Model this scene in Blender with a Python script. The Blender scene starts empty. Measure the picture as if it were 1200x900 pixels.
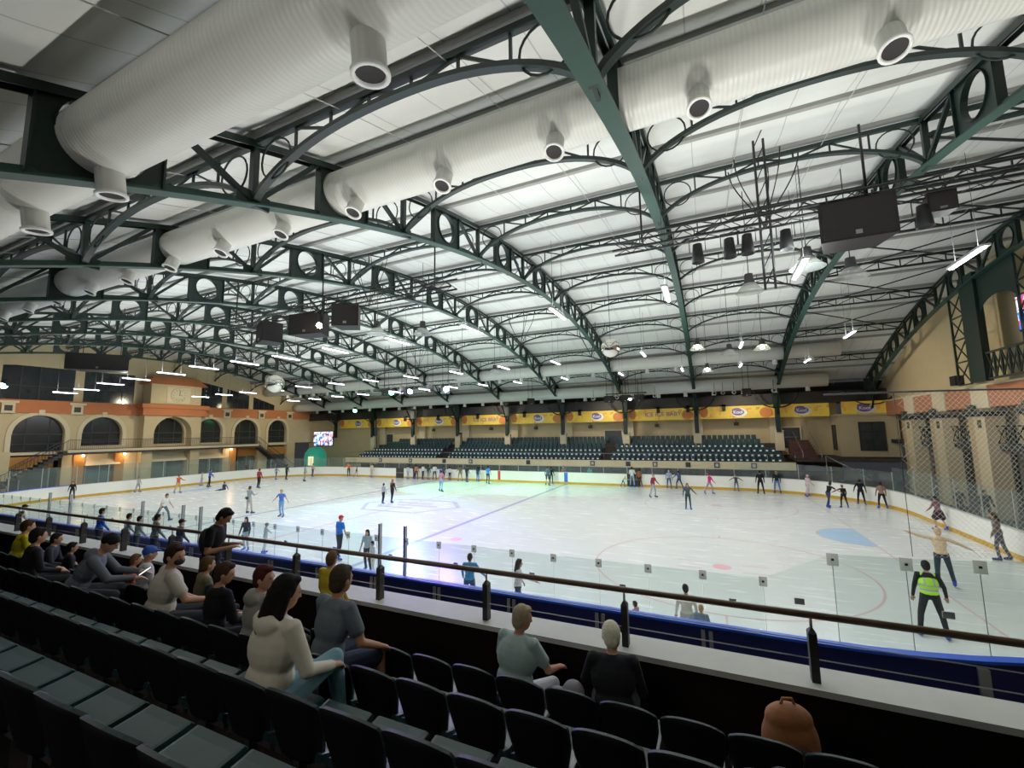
import bpy, math, random
import numpy as np
from mathutils import Vector, Matrix, Euler
random.seed(7)
scn = bpy.context.scene
COL = scn.collection
PI = math.pi

# ------------------------------------------------------------------ materials
MATS = {}
def lin(h):
    h = h.lstrip('#'); o = []
    for i in (0, 2, 4):
        c = int(h[i:i+2], 16)/255
        o.append(c/12.92 if c <= .04045 else ((c+.055)/1.055)**2.4)
    return tuple(o)
def mat(name, col, rough=.6, metal=0, spec=.4, noise=.12, nscale=6., emis=None, es=0, bump=0, trans=0):
    if name in MATS: return MATS[name]
    if isinstance(col, str): col = lin(col)
    m = bpy.data.materials.new(name); m.use_nodes = True
    nt = m.node_tree; b = nt.nodes['Principled BSDF']
    b.inputs['Roughness'].default_value = rough; b.inputs['Metallic'].default_value = metal
    b.inputs['Specular IOR Level'].default_value = spec
    b.inputs['Base Color'].default_value = (*col, 1)
    if emis is not None:
        if isinstance(emis, str): emis = lin(emis)
        b.inputs['Emission Color'].default_value = (*emis, 1); b.inputs['Emission Strength'].default_value = es
    if noise:
        tc = nt.nodes.new('ShaderNodeTexCoord'); nz = nt.nodes.new('ShaderNodeTexNoise')
        nz.inputs['Scale'].default_value = nscale; nz.inputs['Detail'].default_value = 3
        mx = nt.nodes.new('ShaderNodeMix'); mx.data_type = 'RGBA'
        mx.inputs[6].default_value = (*[c*(1-noise) for c in col], 1)
        mx.inputs[7].default_value = (*[min(1, c*(1+noise)) for c in col], 1)
        nt.links.new(tc.outputs['Object'], nz.inputs['Vector'])
        nt.links.new(nz.outputs['Fac'], mx.inputs[0]); nt.links.new(mx.outputs[2], b.inputs['Base Color'])
        if bump:
            bp = nt.nodes.new('ShaderNodeBump'); bp.inputs['Strength'].default_value = bump
            nt.links.new(nz.outputs['Fac'], bp.inputs['Height']); nt.links.new(bp.outputs['Normal'], b.inputs['Normal'])
    MATS[name] = m
    return m
def glassmat(name, tint, veil, gl=.08):
    m = bpy.data.materials.new(name); m.use_nodes = True; nt = m.node_tree
    nt.nodes.remove(nt.nodes['Principled BSDF']); out = nt.nodes['Material Output']
    t = nt.nodes.new('ShaderNodeBsdfTransparent'); t.inputs[0].default_value = (*tint, 1)
    d = nt.nodes.new('ShaderNodeBsdfDiffuse'); d.inputs[0].default_value = (.75, .82, .8, 1)
    g = nt.nodes.new('ShaderNodeBsdfGlossy'); g.inputs['Roughness'].default_value = .02
    m1 = nt.nodes.new('ShaderNodeMixShader'); m1.inputs[0].default_value = veil
    m2 = nt.nodes.new('ShaderNodeMixShader')
    lw = nt.nodes.new('ShaderNodeLayerWeight'); lw.inputs[0].default_value = gl
    L = nt.links.new
    L(t.outputs[0], m1.inputs[1]); L(d.outputs[0], m1.inputs[2]); m2.inputs[0].default_value = gl*.35
    L(m1.outputs[0], m2.inputs[1]); L(g.outputs[0], m2.inputs[2]); L(m2.outputs[0], out.inputs[0])
    return m
def node_mat(name, build):
    m = bpy.data.materials.new(name); m.use_nodes = True; nt = m.node_tree
    build(nt, nt.nodes['Principled BSDF']); MATS[name] = m; return m
def mth(nt, op, a, b=None, c=None):
    n = nt.nodes.new('ShaderNodeMath'); n.operation = op
    for i, v in enumerate((a, b, c)):
        if v is None: continue
        if isinstance(v, (int, float)): n.inputs[i].default_value = v
        else: nt.links.new(v, n.inputs[i])
    return n.outputs[0]
def mixc(nt, f, a, b):
    n = nt.nodes.new('ShaderNodeMix'); n.data_type = 'RGBA'
    for i, v in ((0, f), (6, a), (7, b)):
        if isinstance(v, tuple): n.inputs[i].default_value = (*v, 1)
        elif isinstance(v, (int, float)): n.inputs[i].default_value = v
        else: nt.links.new(v, n.inputs[i])
    return n.outputs[2]
def obco(nt):
    tc = nt.nodes.new('ShaderNodeTexCoord'); s = nt.nodes.new('ShaderNodeSeparateXYZ')
    nt.links.new(tc.outputs['Object'], s.inputs[0]); return tc.outputs['Object'], s.outputs
def noise(nt, co, sc, det=3, sx=None):
    n = nt.nodes.new('ShaderNodeTexNoise'); n.inputs['Scale'].default_value = sc; n.inputs['Detail'].default_value = det
    if sx:
        mp = nt.nodes.new('ShaderNodeMapping'); mp.inputs['Scale'].default_value = sx
        nt.links.new(co, mp.inputs[0]); co = mp.outputs[0]
    nt.links.new(co, n.inputs['Vector']); return n.outputs['Fac']

# ------------------------------------------------------------------ mesh builder
def islands(b, tol=.004):
    par = list(range(len(b.v)))
    def fd(i):
        while par[i] != i: par[i] = par[par[i]]; i = par[i]
        return i
    for f in b.f:
        r = fd(f[0])
        for i in f[1:]: par[fd(i)] = r
    comp = {}
    for k, f in enumerate(b.f): comp.setdefault(fd(f[0]), []).append(k)
    boxes = []
    for r, fs in comp.items():
        vs = {i for k in fs for i in b.f[k]}; c = [[min(b.v[i][a] for i in vs)-tol for a in range(3)], [max(b.v[i][a] for i in vs)+tol for a in range(3)]]
        boxes.append([c[0], c[1], fs])
    ch = True
    while ch:
        ch = False; out = []
        for q in boxes:
            for o in out:
                if all(q[0][a] <= o[1][a] and o[0][a] <= q[1][a] for a in range(3)):
                    o[0] = [min(x, y) for x, y in zip(q[0], o[0])]; o[1] = [max(x, y) for x, y in zip(q[1], o[1])]; o[2] += q[2]; ch = True; break
            else: out.append(q)
        boxes = out
    res = []
    for lo, hi, fs in boxes:
        n = MB(); mp = {}
        for k in sorted(fs):
            f = []
            for i in b.f[k]:
                if i not in mp: mp[i] = len(n.v); n.v.append(b.v[i])
                f.append(mp[i])
            n.f.append(tuple(f)); n.m.append(b.m[k]); n.sm.append(b.sm[k])
        res.append(n)
    return res
def each(b, name, mats, parent, root=None):
    for n in islands(b):
        o = n.build(name, mats, parent)
        if root: o.location = -Vector(root.location)
    return o
class MB:
    def __init__(s): s.v = []; s.f = []; s.m = []; s.sm = []
    def add(s, vs, fs, mi=0, smooth=False):
        o = len(s.v); s.v += [tuple(v) for v in vs]
        for f in fs: s.f.append(tuple(i+o for i in f)); s.m.append(mi); s.sm.append(smooth)
    def box(s, x0, x1, y0, y1, z0, z1, mi=0):
        s.add([(x0,y0,z0),(x1,y0,z0),(x1,y1,z0),(x0,y1,z0),(x0,y0,z1),(x1,y0,z1),(x1,y1,z1),(x0,y1,z1)],
              [(3,2,1,0),(4,5,6,7),(0,1,5,4),(1,2,6,5),(2,3,7,6),(3,0,4,7)], mi)
    def cbox(s, c, d, mi=0): s.box(c[0]-d[0]/2, c[0]+d[0]/2, c[1]-d[1]/2, c[1]+d[1]/2, c[2]-d[2]/2, c[2]+d[2]/2, mi)
    def frame(s, d):
        d = Vector(d).normalized(); up = Vector((0,0,1)) if abs(d.z) < .95 else Vector((0,1,0))
        a = d.cross(up).normalized(); return d, a, a.cross(d)
    def bar(s, p, q, w, h, mi=0):
        p = Vector(p); q = Vector(q); d, a, b = s.frame(q-p); vs = []
        for c in (p, q):
            for i, j in ((-1,-1),(1,-1),(1,1),(-1,1)): vs.append(c+a*i*w/2+b*j*h/2)
        s.add(vs, [(0,1,2,3),(7,6,5,4),(0,4,5,1),(1,5,6,2),(2,6,7,3),(3,7,4,0)], mi)
    def tube(s, pts, r, n=8, mi=0, cap=True, closed=False):
        pts = [Vector(p) for p in pts]; N = len(pts); vs = []; rr = r if isinstance(r, (list, tuple)) else [r]*N
        for i, p in enumerate(pts):
            if closed: t = pts[(i+1) % N]-pts[i-1]
            else: t = pts[min(i+1, N-1)]-pts[max(i-1, 0)]
            d, a, b = s.frame(t)
            for k in range(n):
                t_ = 2*PI*k/n; vs.append(p+(a*math.cos(t_)+b*math.sin(t_))*rr[i])
        fs = []
        for i in range(N if closed else N-1):
            j = (i+1) % N
            for k in range(n): fs.append((i*n+k, i*n+(k+1) % n, j*n+(k+1) % n, j*n+k))
        if cap and not closed: fs += [tuple(reversed(range(n))), tuple(range((N-1)*n, N*n))]
        s.add(vs, fs, mi, True)
    def lathe(s, prof, n=16, c=(0,0,0), mi=0, ax='z'):
        vs = []
        for r, z in prof:
            for k in range(n):
                t = 2*PI*k/n; x, y = r*math.cos(t), r*math.sin(t)
                v = (x, y, z) if ax == 'z' else (z, x, y) if ax == 'x' else (x, z, y)
                vs.append((v[0]+c[0], v[1]+c[1], v[2]+c[2]))
        fs = []
        for i in range(len(prof)-1):
            for k in range(n): fs.append((i*n+k, i*n+(k+1) % n, (i+1)*n+(k+1) % n, (i+1)*n+k))
        s.add(vs, fs, mi, True)
    def ell(s, c, r, R=None, mi=0, n=12, m=8):
        vs = []; fs = []
        for i in range(m+1):
            ph = PI*i/m
            for k in range(n):
                t = 2*PI*k/n
                v = Vector((r[0]*math.sin(ph)*math.cos(t), r[1]*math.sin(ph)*math.sin(t), r[2]*math.cos(ph)))
                if R is not None: v = R @ v
                vs.append(v+Vector(c))
        for i in range(m):
            for k in range(n): fs.append((i*n+k, (i+1)*n+k, (i+1)*n+(k+1) % n, i*n+(k+1) % n))
        s.add(vs, fs, mi, True)
    def caps(s, p, r1, q, r2, mi=0, n=10):
        p = Vector(p); q = Vector(q)
        if (q-p).length < 1e-5: q = p+Vector((0,0,1e-3))
        d = (q-p).normalized(); pts = []; rr = []
        for a in (-80, -50, -20): pts.append(p+d*math.sin(math.radians(a))*r1); rr.append(r1*math.cos(math.radians(a)))
        for a in (20, 50, 80): pts.append(q+d*math.sin(math.radians(a))*r2); rr.append(r2*math.cos(math.radians(a)))
        _, a_, b_ = s.frame(d); vs = []
        for p_, r_ in zip(pts, rr):
            for k in range(n):
                t = 2*PI*k/n; vs.append(p_+(a_*math.cos(t)+b_*math.sin(t))*r_)
        fs = [(i*n+k, i*n+(k+1) % n, (i+1)*n+(k+1) % n, (i+1)*n+k) for i in range(5) for k in range(n)]
        fs += [tuple(reversed(range(n))), tuple(range(5*n, 6*n))]
        s.add(vs, fs, mi, True)
    def sweep(s, prof, pts, mi=0, closed=False):
        # prof: closed list (side, up) ; pts: list of (pos, side, up)
        n = len(prof); vs = []; fs = []
        for p, a, b in pts:
            for u, w in prof: vs.append(Vector(p)+Vector(a)*u+Vector(b)*w)
        N = len(pts)
        for i in range(N if closed else N-1):
            j = (i+1) % N
            for k in range(n): fs.append((i*n+k, i*n+(k+1) % n, j*n+(k+1) % n, j*n+k))
        if not closed: fs += [tuple(reversed(range(n))), tuple(range((N-1)*n, N*n))]
        s.add(vs, fs, mi)
    def mesh(s, name, mats):
        me = bpy.data.meshes.new(name); me.from_pydata(s.v, [], s.f)
        for m in (mats if isinstance(mats, (list, tuple)) else [mats]): me.materials.append(m)
        me.polygons.foreach_set('material_index', s.m); me.polygons.foreach_set('use_smooth', s.sm); me.update()
        return me
    def build(s, name, mats, parent=None, loc=None):
        return link(name, s.mesh(name, mats), parent, loc)
def link(name, me, parent=None, loc=None, rot=None):
    o = bpy.data.objects.new(name, me); COL.objects.link(o)
    if parent: o.parent = parent
    if loc is not None: o.location = loc
    if rot is not None: o.rotation_euler = rot
    return o
def tag(o, label=None, cat=None, group=None, kind=None):
    if label: o['label'] = label
    if cat: o['category'] = cat
    if group: o['group'] = group
    if kind: o['kind'] = kind
    return o
def thing(name, label, cat, loc=(0,0,0), rz=0, group=None):
    o = link(name, None, None, loc, (0,0,rz)); o.empty_display_size = .1
    return tag(o, label, cat, group)
KIDS = {}
def dup(root, loc=None, rz=None, label=None, group=None, scale=None):
    r = root.copy(); COL.objects.link(r)
    if loc is not None: r.location = loc
    if rz is not None: r.rotation_euler = (0,0,rz)
    if label: r['label'] = label
    if group: r['group'] = group
    if scale: r.scale = scale
    if root.name not in KIDS: KIDS[root.name] = [(c, list(c.children)) for c in root.children]
    for ch, gs in KIDS[root.name]:
        c = ch.copy(); COL.objects.link(c); c.parent = r
        for g in gs:
            d = g.copy(); COL.objects.link(d); d.parent = c
    return r
def struct(o): o['kind'] = 'structure'; return o
def ordn(i):
    if i >= 20:
        t, u = divmod(i+1, 10); T = ['', '', 'twenty', 'thirty', 'forty', 'fifty', 'sixty', 'seventy', 'eighty', 'ninety'][t]
        return T[:-1]+'ieth' if u == 0 else T+'-'+ordn(u-1)
    return ['first','second','third','fourth','fifth','sixth','seventh','eighth','ninth','tenth','eleventh','twelfth','thirteenth','fourteenth','fifteenth','sixteenth','seventeenth','eighteenth','nineteenth','twentieth'][i]

# ------------------------------------------------------------------ camera
CAMP = Vector((0, 0, 5.0)); YAW, PIT, ROL, FPX = -.4294, .1125, -.0165, 500.6
fw = Vector((math.sin(YAW)*math.cos(PIT), math.cos(YAW)*math.cos(PIT), math.sin(PIT)))
r0 = Vector((math.cos(YAW), -math.sin(YAW), 0)); u0 = r0.cross(fw)
rt = r0*math.cos(ROL)+u0*math.sin(ROL); up = -r0*math.sin(ROL)+u0*math.cos(ROL)
cam = bpy.data.cameras.new('camera'); cam.sensor_width = 36; cam.lens = FPX/1200*36; cam.clip_start = .05; cam.clip_end = 300
co = bpy.data.objects.new('camera', cam); COL.objects.link(co)
M = Matrix((rt, up, -fw)).transposed().to_4x4(); M.translation = CAMP; co.matrix_world = M
scn.camera = co
def pj(P):
    d = Vector(P)-CAMP; w = d.dot(fw)
    if w <= .05: return None
    return 600+FPX*d.dot(rt)/w, 450-FPX*d.dot(up)/w
def inview(P, mg=60):
    q = pj(P); return q is not None and -mg < q[0] < 1200+mg and -mg < q[1] < 900+mg

# ------------------------------------------------------------------ palette
GREEN = mat('green_steel', (.005, .015, .012), .5, .0, .35, .2)
GREENL = mat('green_steel_flange', (.016, .048, .038), .5, 0, .3, .15)
BLACK = mat('black_paint', (.012, .012, .013), .55, 0, .3)
DARK = mat('dark_grey_paint', (.03, .03, .032), .7)
CREAM = mat('cream_render', (.56, .44, .255), .85, 0, .2, .08, 1.5)
CREAM2 = mat('cream_trim', (.66, .55, .36), .8, 0, .2, .06, 2)
TERRA = mat('terracotta_band', lin('#bd7048'), .85, 0, .2, .1, 1.2)
ORNG = mat('ochre_render', lin('#a9743c'), .85, 0, .2, .12, 1.5)
STEEL = mat('brushed_steel', (.35, .35, .36), .35, .8)
DUCT = None
def _duct(nt, b):
    co_, s = obco(nt)
    w = mth(nt, 'SINE', mth(nt, 'MULTIPLY', s[0], 85.))
    bp = nt.nodes.new('ShaderNodeBump'); bp.inputs['Strength'].default_value = .22; bp.inputs['Distance'].default_value = .01
    nt.links.new(w, bp.inputs['Height']); nt.links.new(bp.outputs[0], b.inputs['Normal'])
    c = mixc(nt, noise(nt, co_, 1.2), (.66, .66, .60), (.76, .76, .70))
    c = mixc(nt, mth(nt, 'MULTIPLY', mth(nt, 'ADD', w, 1.), .07), c, (.3, .3, .28))
    nt.links.new(c, b.inputs['Base Color']); b.inputs['Roughness'].default_value = .38; b.inputs['Metallic'].default_value = 0
DUCT = node_mat('spiral_duct_metal', _duct)
def _deck(nt, b):
    co_, s = obco(nt)
    fx = mth(nt, 'FRACT', mth(nt, 'DIVIDE', mth(nt, 'ADD', s[0], 1.15), 1.17))
    seam = mth(nt, 'LESS_THAN', fx, .022)
    n = noise(nt, co_, .5, 4, (1, 3, 1)); n2 = noise(nt, co_, 6, 2)
    c = mixc(nt, n, (.60, .61, .57), (.78, .79, .75)); c = mixc(nt, mth(nt, 'MULTIPLY', n2, .25), c, (.5, .5, .47))
    c = mixc(nt, mth(nt, 'MULTIPLY', seam, .55), c, (.2, .2, .19))
    nt.links.new(c, b.inputs['Base Color']); b.inputs['Roughness'].default_value = .55
DECK = node_mat('white_insulation_deck', _deck)
def _ice(nt, b):
    co_, s = obco(nt)
    n = noise(nt, co_, .35, 5, (1, .35, 1)); n2 = noise(nt, co_, 1.8, 6, (.35, 2.2, 1))
    c = mixc(nt, n, (.66, .69, .65), (.78, .79, .75))
    c = mixc(nt, mth(nt, 'MULTIPLY', mth(nt, 'POWER', n2, 2.), .5), c, (.9, .92, .92))
    nt.links.new(c, b.inputs['Base Color'])
    r = mth(nt, 'ADD', mth(nt, 'MULTIPLY', n2, .25), .12); nt.links.new(r, b.inputs['Roughness'])
    b.inputs['Specular IOR Level'].default_value = .45
ICE = node_mat('skated_ice', _ice)
def icepaint(name, col):
    def f(nt, b):
        co_, s = obco(nt); n = noise(nt, co_, 1.2, 4)
        nt.links.new(mixc(nt, n, col, tuple(min(1, c*.6+.35) for c in col)), b.inputs['Base Color']); b.inputs['Roughness'].default_value = .25
    return node_mat(name, f)
PRED = icepaint('faded_red_ice_paint', (.72, .42, .42)); PBLUE = icepaint('faded_blue_ice_paint', (.24, .25, .5))
PCREASE = icepaint('pale_blue_ice_paint', (.3, .55, .8)); PGREY = icepaint('faded_grey_ice_paint', (.45, .42, .47))
PSPOT = icepaint('red_spot_ice_paint', (.85, .35, .4))

# ------------------------------------------------------------------ ice
XL, XR, Y0, Y1, CR = -49.9, 10.1, 9.9, 39.9, 8.5
YM = 24.9; XG = 6.1
def rink(off=0, per=18):
    r = CR+off; P = []
    for cx, cy, a0 in ((XR-CR, Y0+CR, -90), (XR-CR, Y1-CR, 0), (XL+CR, Y1-CR, 90), (XL+CR, Y0+CR, 180)):
        for k in range(per+1):
            a = math.radians(a0+90*k/per); P.append((cx+r*math.cos(a), cy+r*math.sin(a), math.cos(a), math.sin(a)))
    return P   # counter-clockwise, outward normal
ice = MB(); P = rink(0.03); ice.add([(x, y, 0) for x, y, _, _ in P], [tuple(range(len(P)))], 0)
def clipw(X):   # inside half width of the rink at X
    d = 0
    if X > XR-CR: d = X-(XR-CR)
    if X < XL+CR: d = (XL+CR)-X
    return (CR-math.sqrt(max(0, CR*CR-d*d)))
def strip(X, w, mi, z=.003):
    c = clipw(X)+.05; ice.add([(X-w/2, Y0+c, z), (X+w/2, Y0+c, z), (X+w/2, Y1-c, z), (X-w/2, Y1-c, z)], [(0,1,2,3)], mi)
def ring(cx, cy, r, w, mi, a0=0, a1=360, z=.004, n=72):
    vs = []; fs = []
    for k in range(n+1):
        a = math.radians(a0+(a1-a0)*k/n)
        vs += [(cx+(r-w/2)*math.cos(a), cy+(r-w/2)*math.sin(a), z), (cx+(r+w/2)*math.cos(a), cy+(r+w/2)*math.sin(a), z)]
    for k in range(n): fs.append((2*k, 2*k+1, 2*k+3, 2*k+2))
    ice.add(vs, fs, mi)
def disc(cx, cy, r, mi, a0=0, a1=360, z=.005, n=40):
    vs = [(cx, cy, z)]+[(cx+r*math.cos(math.radians(a0+(a1-a0)*k/n)), cy+r*math.sin(math.radians(a0+(a1-a0)*k/n)), z) for k in range(n+1)]
    ice.add(vs, [(0, k+1, k+2) for k in range(n)], mi)
XC = XG-26.
strip(XG, .07, 1); strip(-45.9, .07, 1); strip(XC, .22, 5); strip(XC+7.14, .28, 2); strip(XC-7.14, .28, 2)
for gx, sg in ((XG, -1), (-45.9, 1)):
    disc(gx, YM, 1.8, 3, 90 if sg < 0 else -90, 270 if sg < 0 else 90); ring(gx, YM, 1.8, .06, 1, 90 if sg < 0 else -90, 270 if sg < 0 else 90, .006)
    for sy in (-7, 7):
        ring(gx+sg*6, YM+sy, 4.5, .07, 1); disc(gx+sg*6, YM+sy, .32, 6)
        for dx in (-1.1, 1.1):
            for dy in (-.45, .45):
                ice.box(gx+sg*6+dx-.45, gx+sg*6+dx+.45, YM+sy+dy-.03, YM+sy+dy+.03, .003, .004, 1)
        ice.box(gx+sg*6-.03, gx+sg*6+.03, YM+sy+4.5, YM+sy+5.1, .003, .004, 1); ice.box(gx+sg*6-.03, gx+sg*6+.03, YM+sy-5.1, YM+sy-4.5, .003, .004, 1)
for dx in (-7.14-1.5, 7.14+1.5):
    for sy in (-7, 7): disc(XC+dx, YM+sy, .3, 6)
# faded centre emblem: hexagonal outline with bars
hx = [(-3.4, 0), (-1.6, 2.4), (2.6, 2.4), (4.2, .4), (2.4, -2.2), (-1.8, -2.2)]
for i in range(6):
    a = hx[i]; b = hx[(i+1) % 6]
    ice.bar((XC+a[0], YM+a[1], .004), (XC+b[0], YM+b[1], .004), .3, .004, 4)
for k, (a, b) in enumerate((((-1.4, 1), (1.6, 1)), ((-.8, .2), (2.6, .2)), ((-1.6, -.8), (1.2, -.8)))):
    ice.bar((XC+a[0], YM+a[1], .004), (XC+b[0], YM+b[1], .004), .35, .004, 4)
o = ice.build('floor', [ICE, PRED, PBLUE, PCREASE, PGREY, PRED, PSPOT]); struct(o)
fl = MB()
fl.box(-58, 16, -3, 51, -.12, -.04)
struct(fl.build('floor', mat('rubber_floor', (.045, .047, .05), .6, 0, .4, .2, 1)))

# ------------------------------------------------------------------ boards
WHITEB = mat('white_board_plastic', lin('#f6f3e6'), .35, 0, .5, .04, 2); YELLOW = mat('yellow_kickplate', lin('#c99a1e'), .5, 0, .4, .1, 3)
NAVY = mat('navy_board_back', (.004, .012, .10), .4, 0, .5, .15, 2); CAPB = mat('blue_board_cap', (.02, .09, .62), .35, 0, .5, .1, 2)
CAPW = mat('pale_board_cap', (.6, .6, .58), .4)
rb = thing('rink_boards', 'white curved dasher boards with yellow kick strip around the ice', 'boards', (-20, 25, 0))
def inv(o, root): o.location = -Vector(root.location); return o
def rail(off_in, off_out, z0, z1, name, m, sel=None, parent=rb):
    P = rink(0); b = MB(); N = len(P); idx = sel or list(range(N))
    pts = []
    for i in idx:
        x, y, nx, ny = P[i]; pts.append(((x, y, 0), (nx, ny, 0), (0, 0, 1)))
    b.sweep([(off_in, z0), (off_out, z0), (off_out, z1), (off_in, z1)], pts, 0, sel is None)
    return inv(b.build(name, m, parent), parent)
rail(0, .06, .2, 1.08, 'board_face', WHITEB); rail(-.015, .06, 0, .2, 'kick_strip', YELLOW); rail(.062, .13, 0, 1.06, 'board_back', NAVY)
nsel = list(range(57, 76))+list(range(0, 19))
rail(-.02, .18, 1.08, 1.13, 'blue_cap', CAPB, nsel); rail(-.02, .14, 1.08, 1.11, 'pale_cap', CAPW, list(range(18, 58)))
pb = MB()
for i in range(-44, 5):
    x = -.3+i*2.14
    if XL+CR < x < XR-CR:
        for d in (-.07, .07): pb.box(x+d-.035, x+d+.035, Y0-.17, Y0-.13, 0, 1.02)
for a in (15, 32, 50, 70):
    t = math.radians(-90+a); c = (XR-CR+8.65*math.cos(t), Y0+CR+8.65*math.sin(t)); pb.cbox((c[0], c[1], .5), (.14, .12, 1.02))
each(pb, 'board_brace', mat('grey_brace', (.28, .28, .27), .5), rb, rb)
for nm, X, w, m in (('red_line_stripe', XC, .3, mat('red_plastic', (.65, .04, .03), .4)), ('blue_line_stripe', XC+7.14, .36, mat('blue_plastic', (.03, .12, .65), .4)), ('blue_line_stripe', XC-7.14, .3, mat('blue_plastic', (.03, .12, .65), .4))):
    b = MB(); b.box(X-w/2, X+w/2, Y1-.012, Y1+.02, 0, 1.16); inv(b.build(nm, m, rb), rb)
for k, (X, w, m) in enumerate(((-6.45, 1.15, mat('gate_dark', (.03, .022, .02), .6)), (-32.6, 1.1, mat('gate_dark', (.03, .022, .02), .6)))):
    b = MB(); b.box(X-w/2, X+w/2, Y1-.03, Y1+.03, 0, 1.12); b.bar((X-w/2, Y1-.04, .6), (X+w/2, Y1-.04, .6), .05, .05, 1)
    inv(b.build('open_gate', [m, STEEL], rb), rb)

# glass
GLN = glassmat('near_screen_glass', (.9, .95, .93), .055, .1); GLF = glassmat('far_screen_glass', (.9, .95, .93), .03, .06)
SEAM = mat('glass_edge', (.16, .24, .22), .3)
def _clip(nt, b):
    t = nt.nodes.new('ShaderNodeBsdfTranslucent'); t.inputs[0].default_value = (.8, .8, .74, 1); m = nt.nodes.new('ShaderNodeMixShader'); m.inputs[0].default_value = .6
    b.inputs['Base Color'].default_value = (.75, .75, .7, 1); nt.links.new(b.outputs[0], m.inputs[1]); nt.links.new(t.outputs[0], m.inputs[2]); nt.links.new(m.outputs[0], nt.nodes['Material Output'].inputs[0])
CLIP = node_mat('pale_clip', _clip); STK = mat('grey_sticker', (.3, .31, .32), .5)
ng = thing('glass_screen', 'clear glass screen of clipped panes standing on the near boards', 'glass screen', (-10, Y0, 1.12))
def pane(b, p, q, z0, z1, mi=0, t=.006):
    p = Vector((*p, 0)); q = Vector((*q, 0)); b.bar(p+Vector((0,0,(z0+z1)/2)), q+Vector((0,0,(z0+z1)/2)), t, z1-z0, mi)
xs = [.76-1.075*i for i in range(0, 38)]
yg = Y0+.03
for i in range(37):
    xa, xb = xs[i+1], xs[i]
    b = MB(); pane(b, (xa+.012, yg), (xb-.012, yg), 1.13, 2.1); o = inv(b.build('glass_pane', GLN, ng), ng)
cl = MB(); st = MB(); sm = MB()
for i, x in enumerate(xs):
    cl.box(x-.07, x+.07, yg-.03, yg-.015, 1.95, 2.13); cl.box(x-.02, x+.02, yg-.04, yg-.03, 2.02, 2.06, 1)
    sm.box(x-.003, x+.003, yg-.005, yg+.005, 1.13, 2.1)
    if i % 2 == 0 and i < 30: st.box(x-.62, x-.49, yg-.02, yg-.01, 1.55, 1.64)
each(cl, 'joint_clip', [CLIP, BLACK], ng, ng); each(sm, 'pane_seam', SEAM, ng, ng); each(st, 'sticker', STK, ng, ng)
for x in (-8.8, -7.9, -17.3, -18.4, -21.2, -27.3, -29.4):
    b = MB(); b.box(x-.03, x+.03, yg-.05, yg+.05, .6, 2.45); inv(b.build('door_post', STEEL, ng), ng)
# taller panes around the near right corner
tg = thing('glass_screen', 'taller clear glass screen curving round the near right corner', 'glass screen', (5, 11, 1.12))
def arcpt(s, off=.03):    # distance s along the near board from x = .76 going right
    x0 = XR-CR; L = x0-.76
    if s < L: return (.76+s, Y0-off+.06)
    a = (s-L)/CR; return (x0+(CR+off-.06)*math.sin(a), Y0+CR-(CR+off-.06)*math.cos(a))
ss = [0]+[1.15+1.1*i for i in range(11)]
cl = MB(); sm = MB(); st = MB()
for i in range(11):
    b = MB(); pa, pb_ = arcpt(ss[i]), arcpt(ss[i+1])
    if i == 0:
        b.add([(pa[0], pa[1], 1.13), (pb_[0], pb_[1], 1.13), (pb_[0], pb_[1], 2.66), (pa[0], pa[1], 2.1)], [(0,1,2,3)], 0)
    else: pane(b, pa, pb_, 1.13, 2.66)
    inv(b.build('glass_pane', GLN, tg), tg)
    x, y = pb_; cl.box(x-.09, x+.09, y-.04, y-.02, 2.46, 2.68); cl.box(x-.022, x+.022, y-.05, y-.04, 2.55, 2.59, 1)
    sm.box(x-.005, x+.005, y-.006, y+.006, 1.13, 2.66)
    if i % 2 == 0: m_ = ((pa[0]+pb_[0])/2, (pa[1]+pb_[1])/2); st.box(m_[0]-.08, m_[0]+.08, m_[1]-.04, m_[1]-.02, 1.7, 1.81)
each(cl, 'joint_clip', [CLIP, BLACK], tg, tg); each(sm, 'pane_seam', SEAM, tg, tg); each(st, 'sticker', STK, tg, tg)
# far glass
fg = thing('glass_screen', 'low clear glass screen behind the far boards under the seating', 'glass screen', (-15, Y1, 1.12))
sm = MB(); Pp = rink(.08, 6)[7:22]
def seglist(P, L):
    out = []
    for i in range(len(P)-1):
        a = Vector(P[i][:2]); b = Vector(P[i+1][:2]); n = max(1, round((b-a).length/L))
        for k in range(n): out.append((a.lerp(b, k/n), a.lerp(b, (k+1)/n)))
    return out
for a, b_ in seglist(Pp, 2.15):
    b = MB(); h = 2.2 if a.x < -38 or a.x > 2 else 1.75
    pane(b, a, b_, 1.12, h); inv(b.build('glass_pane', GLF, fg), fg)
    sm.box(a.x-.018, a.x+.018, a.y-.018, a.y+.018, 1.1, h)
each(sm, 'glass_post', mat('pale_post', (.45, .47, .44), .4, .4), fg, fg)
eg = thing('glass_screen', 'tall clear glass screen behind the left end boards', 'glass screen', (XL, 25, 1.12))
sm = MB()
for a, b_ in seglist(rink(.08, 6)[20:27], 2.15):
    b = MB(); pane(b, a, b_, 1.12, 2.7); inv(b.build('glass_pane', GLF, eg), eg); sm.box(a.x-.02, a.x+.02, a.y-.02, a.y+.02, 1.1, 2.7)
each(sm, 'glass_post', MATS['pale_post'], eg, eg)
rg = thing('glass_screen', 'tall clear glass screen on the right end boards', 'glass screen', (XR, 25, 1.12))
sm = MB()
for a, b_ in seglist(rink(.08, 6)[4:9], 2.15):
    b = MB(); pane(b, a, b_, 1.12, 2.5); inv(b.build('glass_pane', GLF, rg), rg); sm.box(a.x-.02, a.x+.02, a.y-.02, a.y+.02, 1.1, 2.5)
each(sm, 'glass_post', MATS['pale_post'], rg, rg)

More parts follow.
